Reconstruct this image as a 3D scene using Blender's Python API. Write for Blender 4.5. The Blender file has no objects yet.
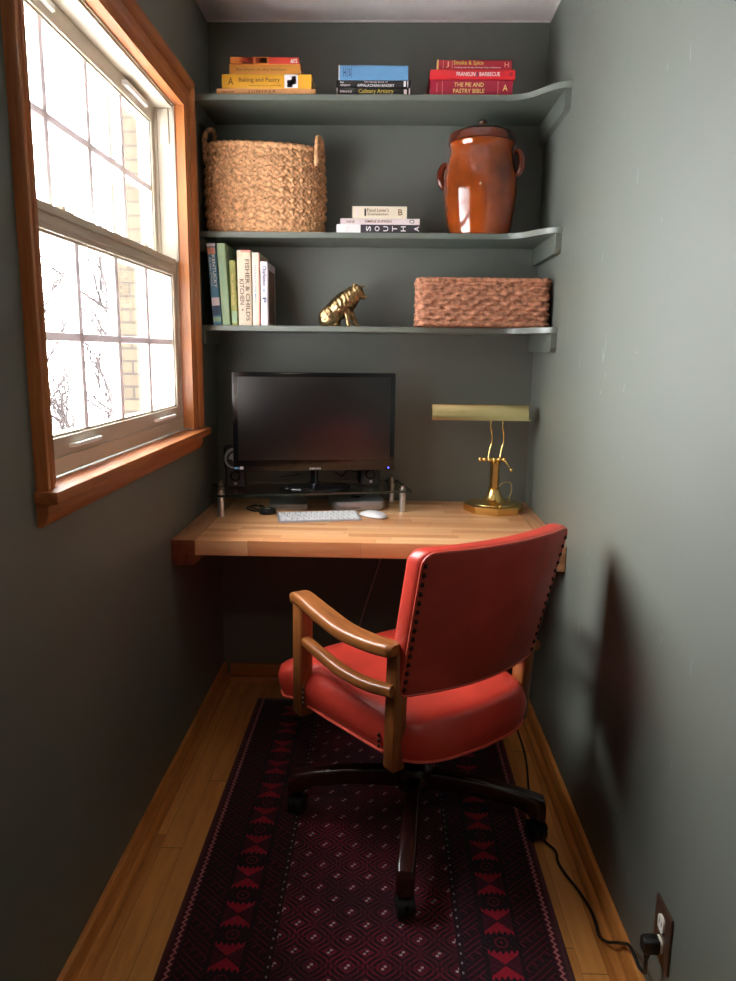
import bpy, bmesh, math, random
from mathutils import Vector, Matrix, noise
PI = math.pi
C = bpy.context.scene.collection
S = bpy.context.scene
random.seed(7)
W, H = 1.187, 2.44

# ------------------------------------------------------------------ materials
def srgb(r, g, b):
    f = lambda c: (c/255/12.92 if c/255 <= .04045 else ((c/255+.055)/1.055)**2.4)
    return (f(r), f(g), f(b), 1)

class NT:
    def __init__(s, mat):
        s.t = mat.node_tree; s.n = s.t.nodes; s.l = s.t.links
    def node(s, typ, **kw):
        n = s.n.new(typ)
        for k, v in kw.items(): setattr(n, k, v)
        return n
    def put(s, v, sock):
        if isinstance(v, X): s.l.new(v.o, sock)
        elif v is not None: sock.default_value = v
class X:
    """a scalar socket with arithmetic"""
    def __init__(s, nt, o): s.nt = nt; s.o = o
    def op(s, kind, b=None, c=None, rev=False):
        n = s.nt.node('ShaderNodeMath', operation=kind)
        a, bb = (b, s) if rev else (s, b)
        s.nt.put(a, n.inputs[0])
        if bb is not None: s.nt.put(bb, n.inputs[1])
        if c is not None: s.nt.put(c, n.inputs[2])
        return X(s.nt, n.outputs[0])
    def __add__(s, b): return s.op('ADD', b)
    __radd__ = __add__
    def __sub__(s, b): return s.op('SUBTRACT', b)
    def __rsub__(s, b): return s.op('SUBTRACT', b, rev=True)
    def __mul__(s, b): return s.op('MULTIPLY', b)
    __rmul__ = __mul__
    def __truediv__(s, b): return s.op('DIVIDE', b)
    def lt(s, b): return s.op('LESS_THAN', b)
    def gt(s, b): return s.op('GREATER_THAN', b)
    def abs(s): return s.op('ABSOLUTE')
    def frac(s): return s.op('FRACT')
    def floor(s): return s.op('FLOOR')
    def max(s, b): return s.op('MAXIMUM', b)
    def min(s, b): return s.op('MINIMUM', b)
    def pow(s, b): return s.op('POWER', b)
    def tri(s, p=1.0):   # triangle wave 0..1 of period p
        return ((s*(1/p)).frac()-.5).abs()*2
def coords(nt, kind='Object'):
    tc = nt.node('ShaderNodeTexCoord'); sp = nt.node('ShaderNodeSeparateXYZ')
    nt.l.new(tc.outputs[kind], sp.inputs[0])
    return [X(nt, sp.outputs[i]) for i in range(3)]
def vec(nt, x, y, z=0.0):
    n = nt.node('ShaderNodeCombineXYZ')
    nt.put(x, n.inputs[0]); nt.put(y, n.inputs[1]); nt.put(z, n.inputs[2])
    return X(nt, n.outputs[0])
def fnoise(nt, v, scale, detail=3, rough=.5, dist=0.0):
    n = nt.node('ShaderNodeTexNoise'); n.inputs['Scale'].default_value = scale
    n.inputs['Detail'].default_value = detail; n.inputs['Roughness'].default_value = rough
    n.inputs['Distortion'].default_value = dist
    nt.put(v, n.inputs['Vector']); return X(nt, n.outputs[0])
def white(nt, v):
    n = nt.node('ShaderNodeTexWhiteNoise', noise_dimensions='3D'); nt.put(v, n.inputs['Vector'])
    return X(nt, n.outputs['Value'])
def mixc(nt, f, a, b, mode='MIX'):
    n = nt.node('ShaderNodeMix', data_type='RGBA', blend_type=mode)
    nt.put(f, n.inputs[0]); nt.put(a, n.inputs[6]); nt.put(b, n.inputs[7])
    return X(nt, n.outputs[2])
def ramp(nt, f, stops):
    n = nt.node('ShaderNodeValToRGB'); e = n.color_ramp.elements
    while len(e) < len(stops): e.new(.5)
    for el, (p, c) in zip(e, stops): el.position = p; el.color = c
    nt.put(f, n.inputs[0]); return X(nt, n.outputs[0])
def bump(nt, h, strength, dist=.001):
    n = nt.node('ShaderNodeBump'); n.inputs['Strength'].default_value = strength
    n.inputs['Distance'].default_value = dist; nt.put(h, n.inputs['Height'])
    return X(nt, n.outputs[0])
def new(name):
    m = bpy.data.materials.new(name); m.use_nodes = True
    nt = NT(m); b = m.node_tree.nodes['Principled BSDF']
    return m, nt, b
def mat(name, col, rough=.5, metal=0, var=.06, scale=30, bmp=0, spec=.5, coat=0):
    """plain coloured surface with a little procedural variation"""
    m, nt, b = new(name)
    tc = nt.node('ShaderNodeTexCoord'); v = X(nt, tc.outputs['Object'])
    n = fnoise(nt, v, scale, 3)
    dk = tuple(c*(1-var*2) for c in col[:3])+(1,); lt = tuple(min(1, c*(1+var*2)) for c in col[:3])+(1,)
    nt.put(ramp(nt, n, [(.3, dk), (.7, lt)]), b.inputs['Base Color'])
    b.inputs['Roughness'].default_value = rough; b.inputs['Metallic'].default_value = metal
    b.inputs['Specular IOR Level'].default_value = spec
    b.inputs['Coat Weight'].default_value = coat; b.inputs['Coat Roughness'].default_value = .08
    if bmp: nt.put(bump(nt, n, bmp), b.inputs['Normal'])
    return m
def wood(name, c1, c2, axis=0, scale=1.0, rough=.4, bmp=.15, coat=0.0):
    m, nt, b = new(name)
    p = coords(nt); st = [.12 if i == axis else 1.6 for i in range(3)]
    v = vec(nt, p[0]*(st[0]*scale), p[1]*(st[1]*scale), p[2]*(st[2]*scale))
    a = fnoise(nt, v, 18, 5, .6, 1.2); c = fnoise(nt, v, 90, 3, .6)
    f = a*.75+c*.25
    nt.put(ramp(nt, f, [(.32, c2), (.66, c1)]), b.inputs['Base Color'])
    b.inputs['Roughness'].default_value = rough
    b.inputs['Coat Weight'].default_value = coat
    nt.put(bump(nt, f, bmp, .0006), b.inputs['Normal'])
    return m
def paint(name, col, rough=.42, bmp=.25, marks=False):
    m, nt, b = new(name)
    tc = nt.node('ShaderNodeTexCoord'); v = X(nt, tc.outputs['Object'])
    big = fnoise(nt, v, 1.7, 3, .5, .4); fine = fnoise(nt, v, 160, 3, .6); mid = fnoise(nt, v, 9, 4, .6)
    d = tuple(c*.93 for c in col[:3])+(1,); l = tuple(c*1.07 for c in col[:3])+(1,)
    base = ramp(nt, big*.6+mid*.4, [(.35, d), (.65, l)])
    if marks:   # pale scuffs, taller than wide
        p = coords(nt)
        sv = vec(nt, p[0]*1.0, p[1]*14.0, p[2]*4.0)
        sc = fnoise(nt, sv, 1.6, 2, .5, 1.5)
        base = mixc(nt, sc.gt(.735)*.16, base, srgb(190, 200, 195))
    nt.put(base, b.inputs['Base Color'])
    nt.put(mid*.12+(rough-.06), b.inputs['Roughness'])
    if name.startswith('green'): b.inputs['Specular IOR Level'].default_value = 1.0; b.inputs['Coat Weight'].default_value = .6; b.inputs['Coat Roughness'].default_value = .6
    nt.put(bump(nt, fine*.5+mid*.8, bmp, .0012), b.inputs['Normal'])
    return m

M = {}
GREEN = srgb(88, 93, 83)
M['paint'] = paint('green_wall_paint', GREEN, .62, .3)
M['paint_r'] = paint('green_wall_paint_scuffed', GREEN, .62, .3, True)
M['paint_shelf'] = paint('green_shelf_paint', srgb(90, 97, 86), .45, .12)
M['ceil'] = paint('ceiling_paint', srgb(222, 212, 208), .8, .2)
M['plaster'] = paint('hall_paint', srgb(130, 126, 116), .7, .2)
M['trimwood'] = wood('window_trim_wood', srgb(196, 124, 66), srgb(150, 82, 36), 2, 1, .38, .15, .15)
M['trimwood_y'] = wood('window_trim_wood_along', srgb(186, 112, 58), srgb(142, 76, 34), 1, 1, .5, .15, 0)
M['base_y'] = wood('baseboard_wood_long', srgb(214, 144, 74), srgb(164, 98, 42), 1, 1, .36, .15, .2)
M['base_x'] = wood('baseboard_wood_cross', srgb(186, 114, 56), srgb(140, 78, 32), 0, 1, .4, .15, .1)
M['vinyl'] = mat('almond_vinyl', srgb(204, 193, 176), .4, 0, .02, 6)
M['vinyl_lit'] = mat('lit_vinyl', srgb(246, 244, 242), .35, 0, .02, 6)  # for the sash lifts: light they reflect is put into the white
M['leather'] = mat('red_leather', srgb(190, 58, 45), .38, 0, .08, 9, .1, .5)
M['leather_shaded'] = mat('red_leather_back_shaded', srgb(172, 60, 49), .45, 0, .08, 9, .1, .4)  # same leather as the seat, shade of the rear face put into colour
M['piping'] = mat('red_piping', srgb(206, 84, 68), .4, 0, .05, 40)
M['nail'] = mat('bronze_nail', srgb(52, 30, 24), .35, .7)
M['chairwood'] = wood('chair_oak', srgb(164, 98, 48), srgb(104, 56, 26), 2, 1.2, .36, .2, .2)
M['chairwood_y'] = wood('chair_oak_rail', srgb(168, 102, 50), srgb(104, 58, 27), 1, 1.2, .36, .2, .15)
M['basewood'] = wood('dark_walnut', srgb(60, 26, 20), srgb(28, 12, 9), 0, 1.2, .25, .1, .5)
M['black_metal'] = mat('black_metal', srgb(24, 24, 25), .4, .6)
M['rubber'] = mat('black_rubber', srgb(20, 20, 21), .45)
M['steel'] = mat('brushed_steel', srgb(214, 208, 200), .38, 1, .03, 60)
M['alu'] = mat('silver_aluminium', srgb(176, 176, 180), .38, .85, .03, 50)
M['alu_dark'] = mat('grey_aluminium', srgb(96, 98, 104), .4, .7, .03, 50)
M['black_gloss'] = mat('black_gloss_plastic', srgb(14, 14, 17), .12, 0, .02, 10, 0, .5)
M['black_matte'] = mat('black_matte_plastic', srgb(24, 25, 26), .5)
M['screen'] = mat('dark_screen', srgb(17, 13, 15), .33, 0, .02, 4, 0, .75)
M['white_pl'] = mat('white_plastic', srgb(232, 232, 236), .3, 0, .02, 20)
M['key'] = mat('white_key', srgb(240, 240, 244), .4, 0, .01, 20)
M['brass'] = mat('polished_brass', srgb(232, 196, 122), .26, 1, .05, 14)
M['brass_lt'] = mat('pale_brass', srgb(236, 220, 160), .25, 1, .04, 10)
M['bronze'] = mat('old_bronze', srgb(170, 144, 104), .33, 1, .22, 60, .2)
M['crock'] = mat('brown_glaze', srgb(142, 62, 20), .09, 0, .26, 7, .05, .6, .6)
M['crock_dk'] = mat('dark_brown_glaze', srgb(92, 34, 16), .1, 0, .15, 12, .05, .6, .6)
M['speaker_sil'] = mat('silver_cone', srgb(170, 172, 174), .35, .4)
M['seagrass'] = mat('seagrass', srgb(204, 154, 112), .8, 0, .24, 90, .4, .2)
M['seagrass2'] = mat('reddish_rattan', srgb(172, 118, 92), .8, 0, .28, 70, .4, .2)
M['pages'] = mat('page_edges', srgb(226, 214, 190), .85, 0, .06, 200)
M['cable'] = mat('black_cable', srgb(22, 20, 20), .45)
M['cable_pink'] = mat('beige_cable', srgb(176, 150, 142), .5)
M['cable_gold'] = mat('gold_cable', srgb(176, 150, 92), .4)
M['plate'] = mat('brown_plate', srgb(84, 62, 50), .3, .3)
M['ivory'] = mat('ivory_plastic', srgb(236, 230, 218), .35)
M['dark'] = mat('dark_slot', srgb(20, 18, 18), .6)
M['snow'] = mat('snow', srgb(238, 240, 244), .8, 0, .03, 2)
M['bark'] = mat('pale_bark', srgb(62, 52, 50), .9, 0, .15, 20)
M['siding'] = mat('shaded_grey_siding', srgb(52, 50, 58), .6, 0, .04, 4)  # grey darkened to carry the shadow this wall stands in
M['white_trim'] = mat('white_outdoor_trim', srgb(220, 218, 220), .6)
M['felt'] = mat('green_glass_edge', srgb(38, 52, 47), .15)

def em(name, col, st):
    m, nt, b = new(name); b.inputs['Base Color'].default_value = col
    b.inputs['Emission Color'].default_value = col; b.inputs['Emission Strength'].default_value = st
    return m
M['led'] = em('blue_led', srgb(60, 70, 255), 3)

def glass(name, tint=(1, 1, 1, 1), refl=.06, rough=0.0, body=0.0, bodycol=(.1, .1, .1, 1)):
    m, nt, b = new(name); nt.n.remove(b)
    tr = nt.node('ShaderNodeBsdfTransparent'); tr.inputs[0].default_value = tint
    gl = nt.node('ShaderNodeBsdfGlossy'); gl.inputs['Roughness'].default_value = rough
    lw = nt.node('ShaderNodeLayerWeight'); lw.inputs[0].default_value = .5
    fr = X(nt, lw.outputs['Facing']).pow(5.0)*.45+refl*.5
    mx = nt.node('ShaderNodeMixShader'); nt.l.new(fr.o, mx.inputs[0])
    nt.l.new(tr.outputs[0], mx.inputs[1]); nt.l.new(gl.outputs[0], mx.inputs[2])
    nt.l.new(mx.outputs[0], nt.n['Material Output'].inputs[0])
    return m
M['glass'] = glass('window_glass')
M['glass_shelf'] = glass('smoky_glass', (.91, .94, .92, 1), .14)

def grille_mat():
    m, nt, b = new('white_translucent_grille'); b.inputs['Base Color'].default_value = srgb(246, 242, 242)
    b.inputs['Roughness'].default_value = .4
    t = nt.node('ShaderNodeBsdfTranslucent'); t.inputs[0].default_value = srgb(236, 226, 230)  # translucent share added to imitate glare brightening the bars
    mx = nt.node('ShaderNodeMixShader'); mx.inputs[0].default_value = .12
    nt.l.new(b.outputs[0], mx.inputs[1]); nt.l.new(t.outputs[0], mx.inputs[2]); nt.l.new(mx.outputs[0], nt.n['Material Output'].inputs[0])
    return m
M['grille'] = grille_mat()

def make_floor():
    m, nt, b = new('oak_floorboards')
    x, y, z = coords(nt)
    i = (x*(1/.057)).floor(); fx = (x*(1/.057)).frac()
    off = white(nt, vec(nt, i, 3.0)); yy = y*(1/.9)+off*5.0
    j = yy.floor(); r = white(nt, vec(nt, i, j, 2.0))
    g = fnoise(nt, vec(nt, x*1.6+r*9, y*.14, 0.0), 22, 5, .6, 1.0)
    col = ramp(nt, g*.7+r*.3, [(.25, srgb(172, 106, 46)), (.7, srgb(222, 156, 84))])
    gap = (fx.lt(.02)).max((yy.frac()).lt(.003))
    nt.put(mixc(nt, gap*.7, col, srgb(60, 34, 16)), b.inputs['Base Color'])
    b.inputs['Roughness'].default_value = .36
    nt.put(bump(nt, g*.3-gap, .3, .0008), b.inputs['Normal'])
    return m
M['floor'] = make_floor()

def make_block():
    m, nt, b = new('butcher_block')
    x, y, z = coords(nt)
    jw = y*(1/.036)+.3; j = jw.floor()
    off = white(nt, vec(nt, j, 1.0)); xx = x*(1/.34)+off*3.7; i = xx.floor()
    r = white(nt, vec(nt, i, j, 5.0))
    g = fnoise(nt, vec(nt, x*.13+r*4, y*1.8, z*1.8), 30, 5, .6, .8)
    col = ramp(nt, g*.45+r*.55, [(.12, srgb(198, 130, 82)), (.5, srgb(226, 164, 114)), (.85, srgb(236, 192, 144))])
    gap = (jw.frac().lt(.025)).max(xx.frac().lt(.004))
    nt.put(mixc(nt, gap*.45, col, srgb(120, 72, 38)), b.inputs['Base Color'])
    b.inputs['Roughness'].default_value = .33
    nt.put(bump(nt, g, .08, .0005), b.inputs['Normal'])
    return m
M['block'] = make_block()
M['endgrain'] = wood('reddish_end_grain', srgb(136, 72, 48), srgb(96, 44, 30), 1, 1, .4)

def make_brick():
    m, nt, b = new('buff_brick')
    x, y, z = coords(nt)
    t = nt.node('ShaderNodeTexBrick'); nt.put(vec(nt, x+y, z), t.inputs['Vector'])
    t.inputs['Scale'].default_value = 1; t.inputs['Brick Width'].default_value = .2
    t.inputs['Row Height'].default_value = .085; t.inputs['Mortar Size'].default_value = .008
    t.inputs['Color1'].default_value = srgb(92, 80, 64); t.inputs['Color2'].default_value = srgb(80, 68, 54)
    t.inputs['Mortar'].default_value = srgb(60, 52, 46)
    nt.l.new(t.outputs[0], b.inputs['Base Color']); b.inputs['Roughness'].default_value = .9
    return m
M['brick'] = make_brick()

def make_rug():
    m, nt, b = new('patterned_wool_rug')
    x, y, z = coords(nt)
    s = .447-x.abs()
    black = srgb(30, 10, 20); wine = srgb(62, 14, 34); crim = srgb(150, 22, 50); pink = srgb(214, 130, 132)
    red = srgb(158, 18, 42); white_ = srgb(212, 190, 186)
    wob = fnoise(nt, vec(nt, x, y), 60, 2)*.006-.003
    # field: staggered lattice of nested diamonds/hexagons
    P = .080
    fx = ((x*(1/P)).frac()-.5).abs(); fy = ((y*(1/P)).frac()-.5).abs()
    d = fx+fy                                    # 0 at node A, 1 at node B
    dm = d.min(1.0-d)                            # distance from the nearest node
    hexd = (fx*1.0).max(fx*.5+fy*.9)
    ring = (d*5.0+wob*18.0).frac().lt(.34)
    ring2 = ((hexd*7.0)).frac().lt(.30)
    sel = fnoise(nt, vec(nt, x, y), 5, 2)
    pat = ring*.6+ring2*.5
    tick = ((x*70.0).frac().lt(.5))*((y*55.0).frac().lt(.5))
    fieldc = mixc(nt, pat.min(1.0)*((sel-.28)*2.4).max(.25).min(1.0), black, crim)
    fieldc = mixc(nt, tick*.25, fieldc, black)
    core = (dm.lt(.16))*(dm.gt(.10)); fieldc = mixc(nt, core*.8, fieldc, srgb(110, 16, 40))
    # small pale s-shaped flecks at the nodes
    ax = ((x*(1/P)).frac()-.5); ay = ((y*(1/P)).frac()-.5)
    def fleck(ax, ay):
        a = (ax-.035).abs().lt(.040)*((ay-.045).abs().lt(.035)); c = (ax+.035).abs().lt(.040)*((ay+.045).abs().lt(.035))
        return a.max(c)
    bx = ((x*(1/P)+.5).frac()-.5); by = ((y*(1/P)+.5).frac()-.5)
    fl = fleck(ax, ay).max(fleck(bx, by))
    fieldc = mixc(nt, fl*.7, fieldc, white_)
    # hatched guard stripes
    k = ((y+s*.9)*(1/.017)).frac().lt(.30); k2 = ((y-s*1.1)*(1/.034)).frac().lt(.22)
    hook = (((y+s*.9)*(1/.068)).frac().lt(.72))
    hatch = k*hook+k2*(1.0-hook)
    hatchc = mixc(nt, hatch*.6, srgb(34, 9, 22), srgb(110, 18, 40))
    # main border: red serrated medallions between black ones with a curl
    q = s-.1425; Q = .125
    yy = ((y*(1/Q)).frac()-.5)*Q
    ser = (q*(1/.013)).frac().op('SUBTRACT', .5).abs()*.022
    y2 = .0625-yy.abs()
    medal = (y2-ser+q.abs()*.15).gt(.024)
    cross = ((yy.abs()-q.abs()*.85).abs().lt(.0022))
    r2 = (q*q+(yy.abs()-.0625)*(yy.abs()-.0625)).pow(.5)
    curl = ((r2*(1/.012)).frac().lt(.28))*(r2.lt(.024))
    mainc = mixc(nt, medal, black, red)
    mainc = mixc(nt, medal*((yy.abs()-q.abs()*.85).lt(0.0)), mainc, srgb(70, 12, 32))
    mainc = mixc(nt, cross*medal*.8, mainc, black)
    mainc = mixc(nt, curl*.8, mainc, srgb(120, 18, 40))
    # assemble by distance from the long edge
    c = fieldc
    dots = ((s-.237).abs().lt(.0022))*((y*(1/.026)).frac().lt(.25))
    c = mixc(nt, s.lt(.245), c, srgb(34, 10, 22)); c = mixc(nt, dots*.45, c, white_)
    c = mixc(nt, (s.lt(.228))*(s.gt(.188)), c, hatchc)
    c = mixc(nt, s.lt(.186), c, black)
    c = mixc(nt, (s.lt(.176))*(s.gt(.109)), c, mainc)
    c = mixc(nt, (s.lt(.100))*(s.gt(.038)), c, hatchc)
    zig = ((s+wob-.024-(y.tri(.016)-.5)*.008).abs()).lt(.0032)
    c = mixc(nt, s.lt(.034), c, srgb(70, 12, 30)); c = mixc(nt, zig*.8, c, pink)
    c = mixc(nt, s.lt(.012), c, srgb(92, 14, 30))
    pile = fnoise(nt, vec(nt, x, y), 420, 2)
    ab = fnoise(nt, vec(nt, x*.3, y), 14, 3)
    c = mixc(nt, (pile*.5+ab*.6-.3).max(0.0).min(.45), c, srgb(24, 6, 14))
    nt.put(c, b.inputs['Base Color']); b.inputs['Roughness'].default_value = .95
    b.inputs['Specular IOR Level'].default_value = .1
    b.inputs['Sheen Weight'].default_value = .15
    nt.put(bump(nt, pile+pat*.3, .6, .002), b.inputs['Normal'])
    return m
M['rug'] = make_rug()

# ------------------------------------------------------------------ mesh building
class MB:
    def __init__(s, *mats): s.bm = bmesh.new(); s.mats = list(mats); s.cur = 0; s.n0 = 0
    def use(s, m):
        if m not in s.mats: s.mats.append(m)
        s.cur = s.mats.index(m); return s
    def _new(s, before, smooth):
        for f in s.bm.faces:
            if f not in before: f.material_index = s.cur; f.smooth = smooth
    def add(s, verts, faces, smooth=False, xf=None):
        vs = [s.bm.verts.new(xf @ Vector(v) if xf else v) for v in verts]
        for f in faces:
            try:
                fc = s.bm.faces.new([vs[i] for i in f]); fc.material_index = s.cur; fc.smooth = smooth
            except ValueError: pass
        return vs
    def box(s, c, d, bev=0, rot=None, seg=2):
        t = bmesh.new(); bmesh.ops.create_cube(t, size=1)
        for v in t.verts: v.co = Vector((v.co.x*d[0], v.co.y*d[1], v.co.z*d[2]))
        if bev: bmesh.ops.bevel(t, geom=t.edges[:], offset=bev, segments=seg, profile=.6, affect='EDGES')
        mt = Matrix.Translation(c) @ (rot.to_4x4() if rot else Matrix())
        s.merge(t, mt, bool(bev)); return s
    def merge(s, t, mt=None, smooth=False):
        t.verts.index_update()
        s.add([v.co.copy() for v in t.verts], [[v.index for v in f.verts] for f in t.faces], smooth, mt); t.free()
    def b2(s, x0, x1, y0, y1, z0, z1, bev=0):
        return s.box(((x0+x1)/2, (y0+y1)/2, (z0+z1)/2), (x1-x0, y1-y0, z1-z0), bev)
    def tube(s, pts, r, n=8, caps=True, smooth=True, flat=1.0):
        pts = [Vector(p) for p in pts]; rings = []
        up = Vector((0, 0, 1)); prev = None
        for i, p in enumerate(pts):
            t = (pts[min(i+1, len(pts)-1)]-pts[max(i-1, 0)])
            if t.length < 1e-9: t = Vector((0, 0, 1))
            t.normalize()
            if prev is None:
                a = up.cross(t)
                if a.length < .1: a = Vector((1, 0, 0)).cross(t)
            else:
                a = prev-t*prev.dot(t)
            a.normalize(); prev = a; b_ = t.cross(a)
            rr = r[i] if isinstance(r, (list, tuple)) else r
            rings.append([p+(a*math.cos(2*PI*k/n)+b_*math.sin(2*PI*k/n)*flat)*rr for k in range(n)])
        s.loft(rings, caps, smooth); return s
    def loft(s, rings, caps=True, smooth=True, closed=False):
        n = len(rings[0]); vs = [v for r in rings for v in r]; F = []
        m_ = len(rings)
        for i in range(m_-1 if not closed else m_):
            j = (i+1) % m_
            for k in range(n):
                k2 = (k+1) % n; F.append((i*n+k, i*n+k2, j*n+k2, j*n+k))
        if caps and not closed:
            F.append(tuple(range(n))[::-1]); F.append(tuple((m_-1)*n+k for k in range(n)))
        s.add(vs, F, smooth); return s
    def lathe(s, prof, c=(0, 0, 0), n=40, smooth=True, ax=None):
        mt = Matrix.Translation(c) @ (ax if ax else Matrix())
        rings = [[mt @ Vector((r*math.cos(2*PI*k/n), r*math.sin(2*PI*k/n), z)) for k in range(n)] for r, z in prof]
        s.loft(rings, True, smooth); return s
    def prism(s, out, z0, z1, xf=None, smooth=False):
        n = len(out); vs = [(p[0], p[1], z0) for p in out]+[(p[0], p[1], z1) for p in out]
        F = [(i, (i+1) % n, n+(i+1) % n, n+i) for i in range(n)]+[tuple(range(n))[::-1], tuple(range(n, 2*n))]
        s.add(vs, F, smooth, xf); return s
    def ball(s, c, r, n=12):
        pr = [(max(1e-4, r*math.sin(PI*i/n)), -r*math.cos(PI*i/n)) for i in range(n+1)]
        return s.lathe(pr, c, n*2)
    def text(s, txt, c, xd, yd, w, h, body=None):
        """lettering stretched to w x h centred on c, reading along xd, up along yd"""
        cu = bpy.data.curves.new('t', 'FONT'); cu.body = txt; cu.resolution_u = 2; cu.offset = .012
        o = bpy.data.objects.new('t', cu); C.objects.link(o)
        dg = bpy.context.evaluated_depsgraph_get(); dg.update()
        me = bpy.data.meshes.new_from_object(o.evaluated_get(dg))
        xs = [v.co.x for v in me.vertices]; ys = [v.co.y for v in me.vertices]
        x0, x1, y0, y1 = min(xs), max(xs), min(ys), max(ys)
        xd = Vector(xd).normalized(); yd = Vector(yd).normalized(); nd = xd.cross(yd); c = Vector(c)
        V = [c+xd*((v.co.x-(x0+x1)/2)/(x1-x0)*w)+yd*((v.co.y-(y0+y1)/2)/(y1-y0)*h)+nd*.0005 for v in me.vertices]
        s.add(V, [tuple(p.vertices) for p in me.polygons])
        bpy.data.objects.remove(o); bpy.data.curves.remove(cu); bpy.data.meshes.remove(me)
        return s
    def build(s, name, parent=None, loc=None, sharp=40):
        bmesh.ops.recalc_face_normals(s.bm, faces=s.bm.faces[:]) if not getattr(s, 'keep', False) else None
        me = bpy.data.meshes.new(name); s.bm.to_mesh(me); s.bm.free()
        for m in s.mats: me.materials.append(m)
        if sharp: me.set_sharp_from_angle(angle=math.radians(sharp))
        o = bpy.data.objects.new(name, me); C.objects.link(o)
        if parent: o.parent = parent
        if loc: o.location = loc
        return o
def thing(name, label, cat, loc=(0, 0, 0), rot=(0, 0, 0), group=None):
    o = bpy.data.objects.new(name, None); C.objects.link(o); o.location = loc; o.rotation_euler = rot
    o.empty_display_size = .05
    return tag(o, label, cat, group)
def tag(o, label, cat, group=None, kind=None):
    o['label'] = label; o['category'] = cat
    if group: o['group'] = group
    if kind: o['kind'] = kind
    return o
def struct(o): o['kind'] = 'structure'; return o
def sm(pts, n=8):
    """Catmull-Rom through pts"""
    P = [Vector(p) for p in pts]; P = [P[0]*2-P[1]]+P+[P[-1]*2-P[-2]]; out = []
    for i in range(1, len(P)-2):
        a, b, c, d = P[i-1:i+3]
        for k in range(n):
            t = k/n; out.append(.5*((2*b)+(c-a)*t+(2*a-5*b+4*c-d)*t*t+(3*b-a-3*c+d)*t**3))
    out.append(P[-2]); return out
def rrect(w, d, r, n=6, cx=0, cy=0):
    o = []
    for sx, sy, a0 in ((1, 1, 0), (-1, 1, PI/2), (-1, -1, PI), (1, -1, 1.5*PI)):
        for k in range(n+1):
            a = a0+PI/2*k/n; o.append((cx+sx*(w/2-r)+r*math.cos(a), cy+sy*(d/2-r)+r*math.sin(a)))
    return o

# ------------------------------------------------------------------ room shell
YB = -3.7
struct(MB(M['floor']).b2(-.02, W+.02, YB, .02, -.08, 0).build('floor'))
struct(MB(M['ceil']).b2(-.02, W+.02, YB, .02, H, H+.08).build('ceiling'))
struct(MB(M['paint']).b2(-.12, W+.12, 0, .1, -.08, H+.08).build('wall_back'))
struct(MB(M['paint_r']).b2(W, W+.1, YB, 0, -.08, H+.08).build('wall_right'))
struct(MB(M['plaster']).b2(-.12, W+.12, YB-.1, YB, -.08, H+.08).build('wall_front'))
OY0, OY1, OZ0, OZ1 = -1.438, -.385, 1.035, 2.058       # window opening
wl = MB(M['paint'])
for a in ((-.14, 0, YB, OY0, -.08, H+.08), (-.14, 0, OY1, 0, -.08, H+.08), (-.14, 0, OY0, OY1, -.08, OZ0), (-.14, 0, OY0, OY1, OZ1, H+.08)):
    wl.b2(*a)
struct(wl.build('wall_left'))
cm = MB(M['ceil'])                                     # thin caulk bead / picture edge at the ceiling
cm.b2(0, W, -.006, 0, H-.006, H); cm.b2(0, .006, YB, 0, H-.006, H); cm.b2(W-.006, W, YB, 0, H-.006, H)
struct(cm.build('trim_ceiling'))
def baseboard(name, along, m, length, loc, rz):
    """profile: board with eased top, and a quarter round shoe at the floor"""
    pr = [(0, 0), (.032, 0), (.0315, .008), (.028, .014), (.022, .018), (.015, .019), (.0145, .056), (.011, .063), (.004, .066), (0, .066)]
    mb = MB(m)
    mb.prism(pr, 0, length, Matrix.Rotation(PI/2, 4, 'X') if along == 'y' else None)
    o = mb.build(name); o.location = loc; o.rotation_euler[2] = rz; return struct(o)
bl = MB(M['base_y']); pr = [(0, 0), (.032, 0), (.0315, .008), (.028, .014), (.022, .018), (.015, .019), (.0145, .056), (.011, .063), (.004, .066), (0, .066)]
def prof_run(mb, f, a0, a1):
    n = len(pr); vs = [f(p, a0) for p in pr]+[f(p, a1) for p in pr]
    mb.add(vs, [(i, (i+1) % n, n+(i+1) % n, n+i) for i in range(n)]+[tuple(range(n)), tuple(range(n, 2*n))])
prof_run(bl, lambda p, a: (p[0], a, p[1]), YB, 0); struct(bl.build('baseboard_left'))
br = MB(M['base_y']); prof_run(br, lambda p, a: (W-p[0], a, p[1]), YB, 0); struct(br.build('baseboard_right'))
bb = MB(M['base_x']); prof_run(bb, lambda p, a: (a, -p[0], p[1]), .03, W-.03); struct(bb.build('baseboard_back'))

# ------------------------------------------------------------------ window
win = thing('window_1', 'double-hung window with stained wood casing and almond vinyl sashes in the left wall', 'window', (0, 0, 0)); struct(win)
cs = MB(M['trimwood'])
# casing boards with a back band and an inner step: right, left, head (mitred by overlap)
def casing(mb, path):
    """path: list of (y,z) corners, inner edge; profile goes outwards"""
    prof = [(0, 0), (0, .012), (.010, .017), (.020, .017), (.028, .013), (.052, .013), (.062, .022), (.086, .023), (.090, .018), (.090, 0)]
    rings = []
    cy, cz = (OY0+OY1)/2, 0
    for (y, z, dy, dz) in path:
        rings.append([Vector((px, y+dy*po, z+dz*po)) for po, px in prof])
    mb.loft(rings, True, False)
casing(cs, [(OY1, 1.052, 1, 0), (OY1, OZ1-.005, 1, 1)])
casing(cs, [(OY0, 1.052, -.52, 0), (OY0, OZ1-.005, -.52, 1)])
cs.build('casing', win)
ch = MB(M['trimwood_y'])
casing(ch, [(OY1, OZ1-.005, 1, 1), (OY0, OZ1-.005, -.52, 1)])
ch.build('head_casing', win)
st = MB(M['trimwood_y'])     # stool with rounded nose and horns
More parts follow.
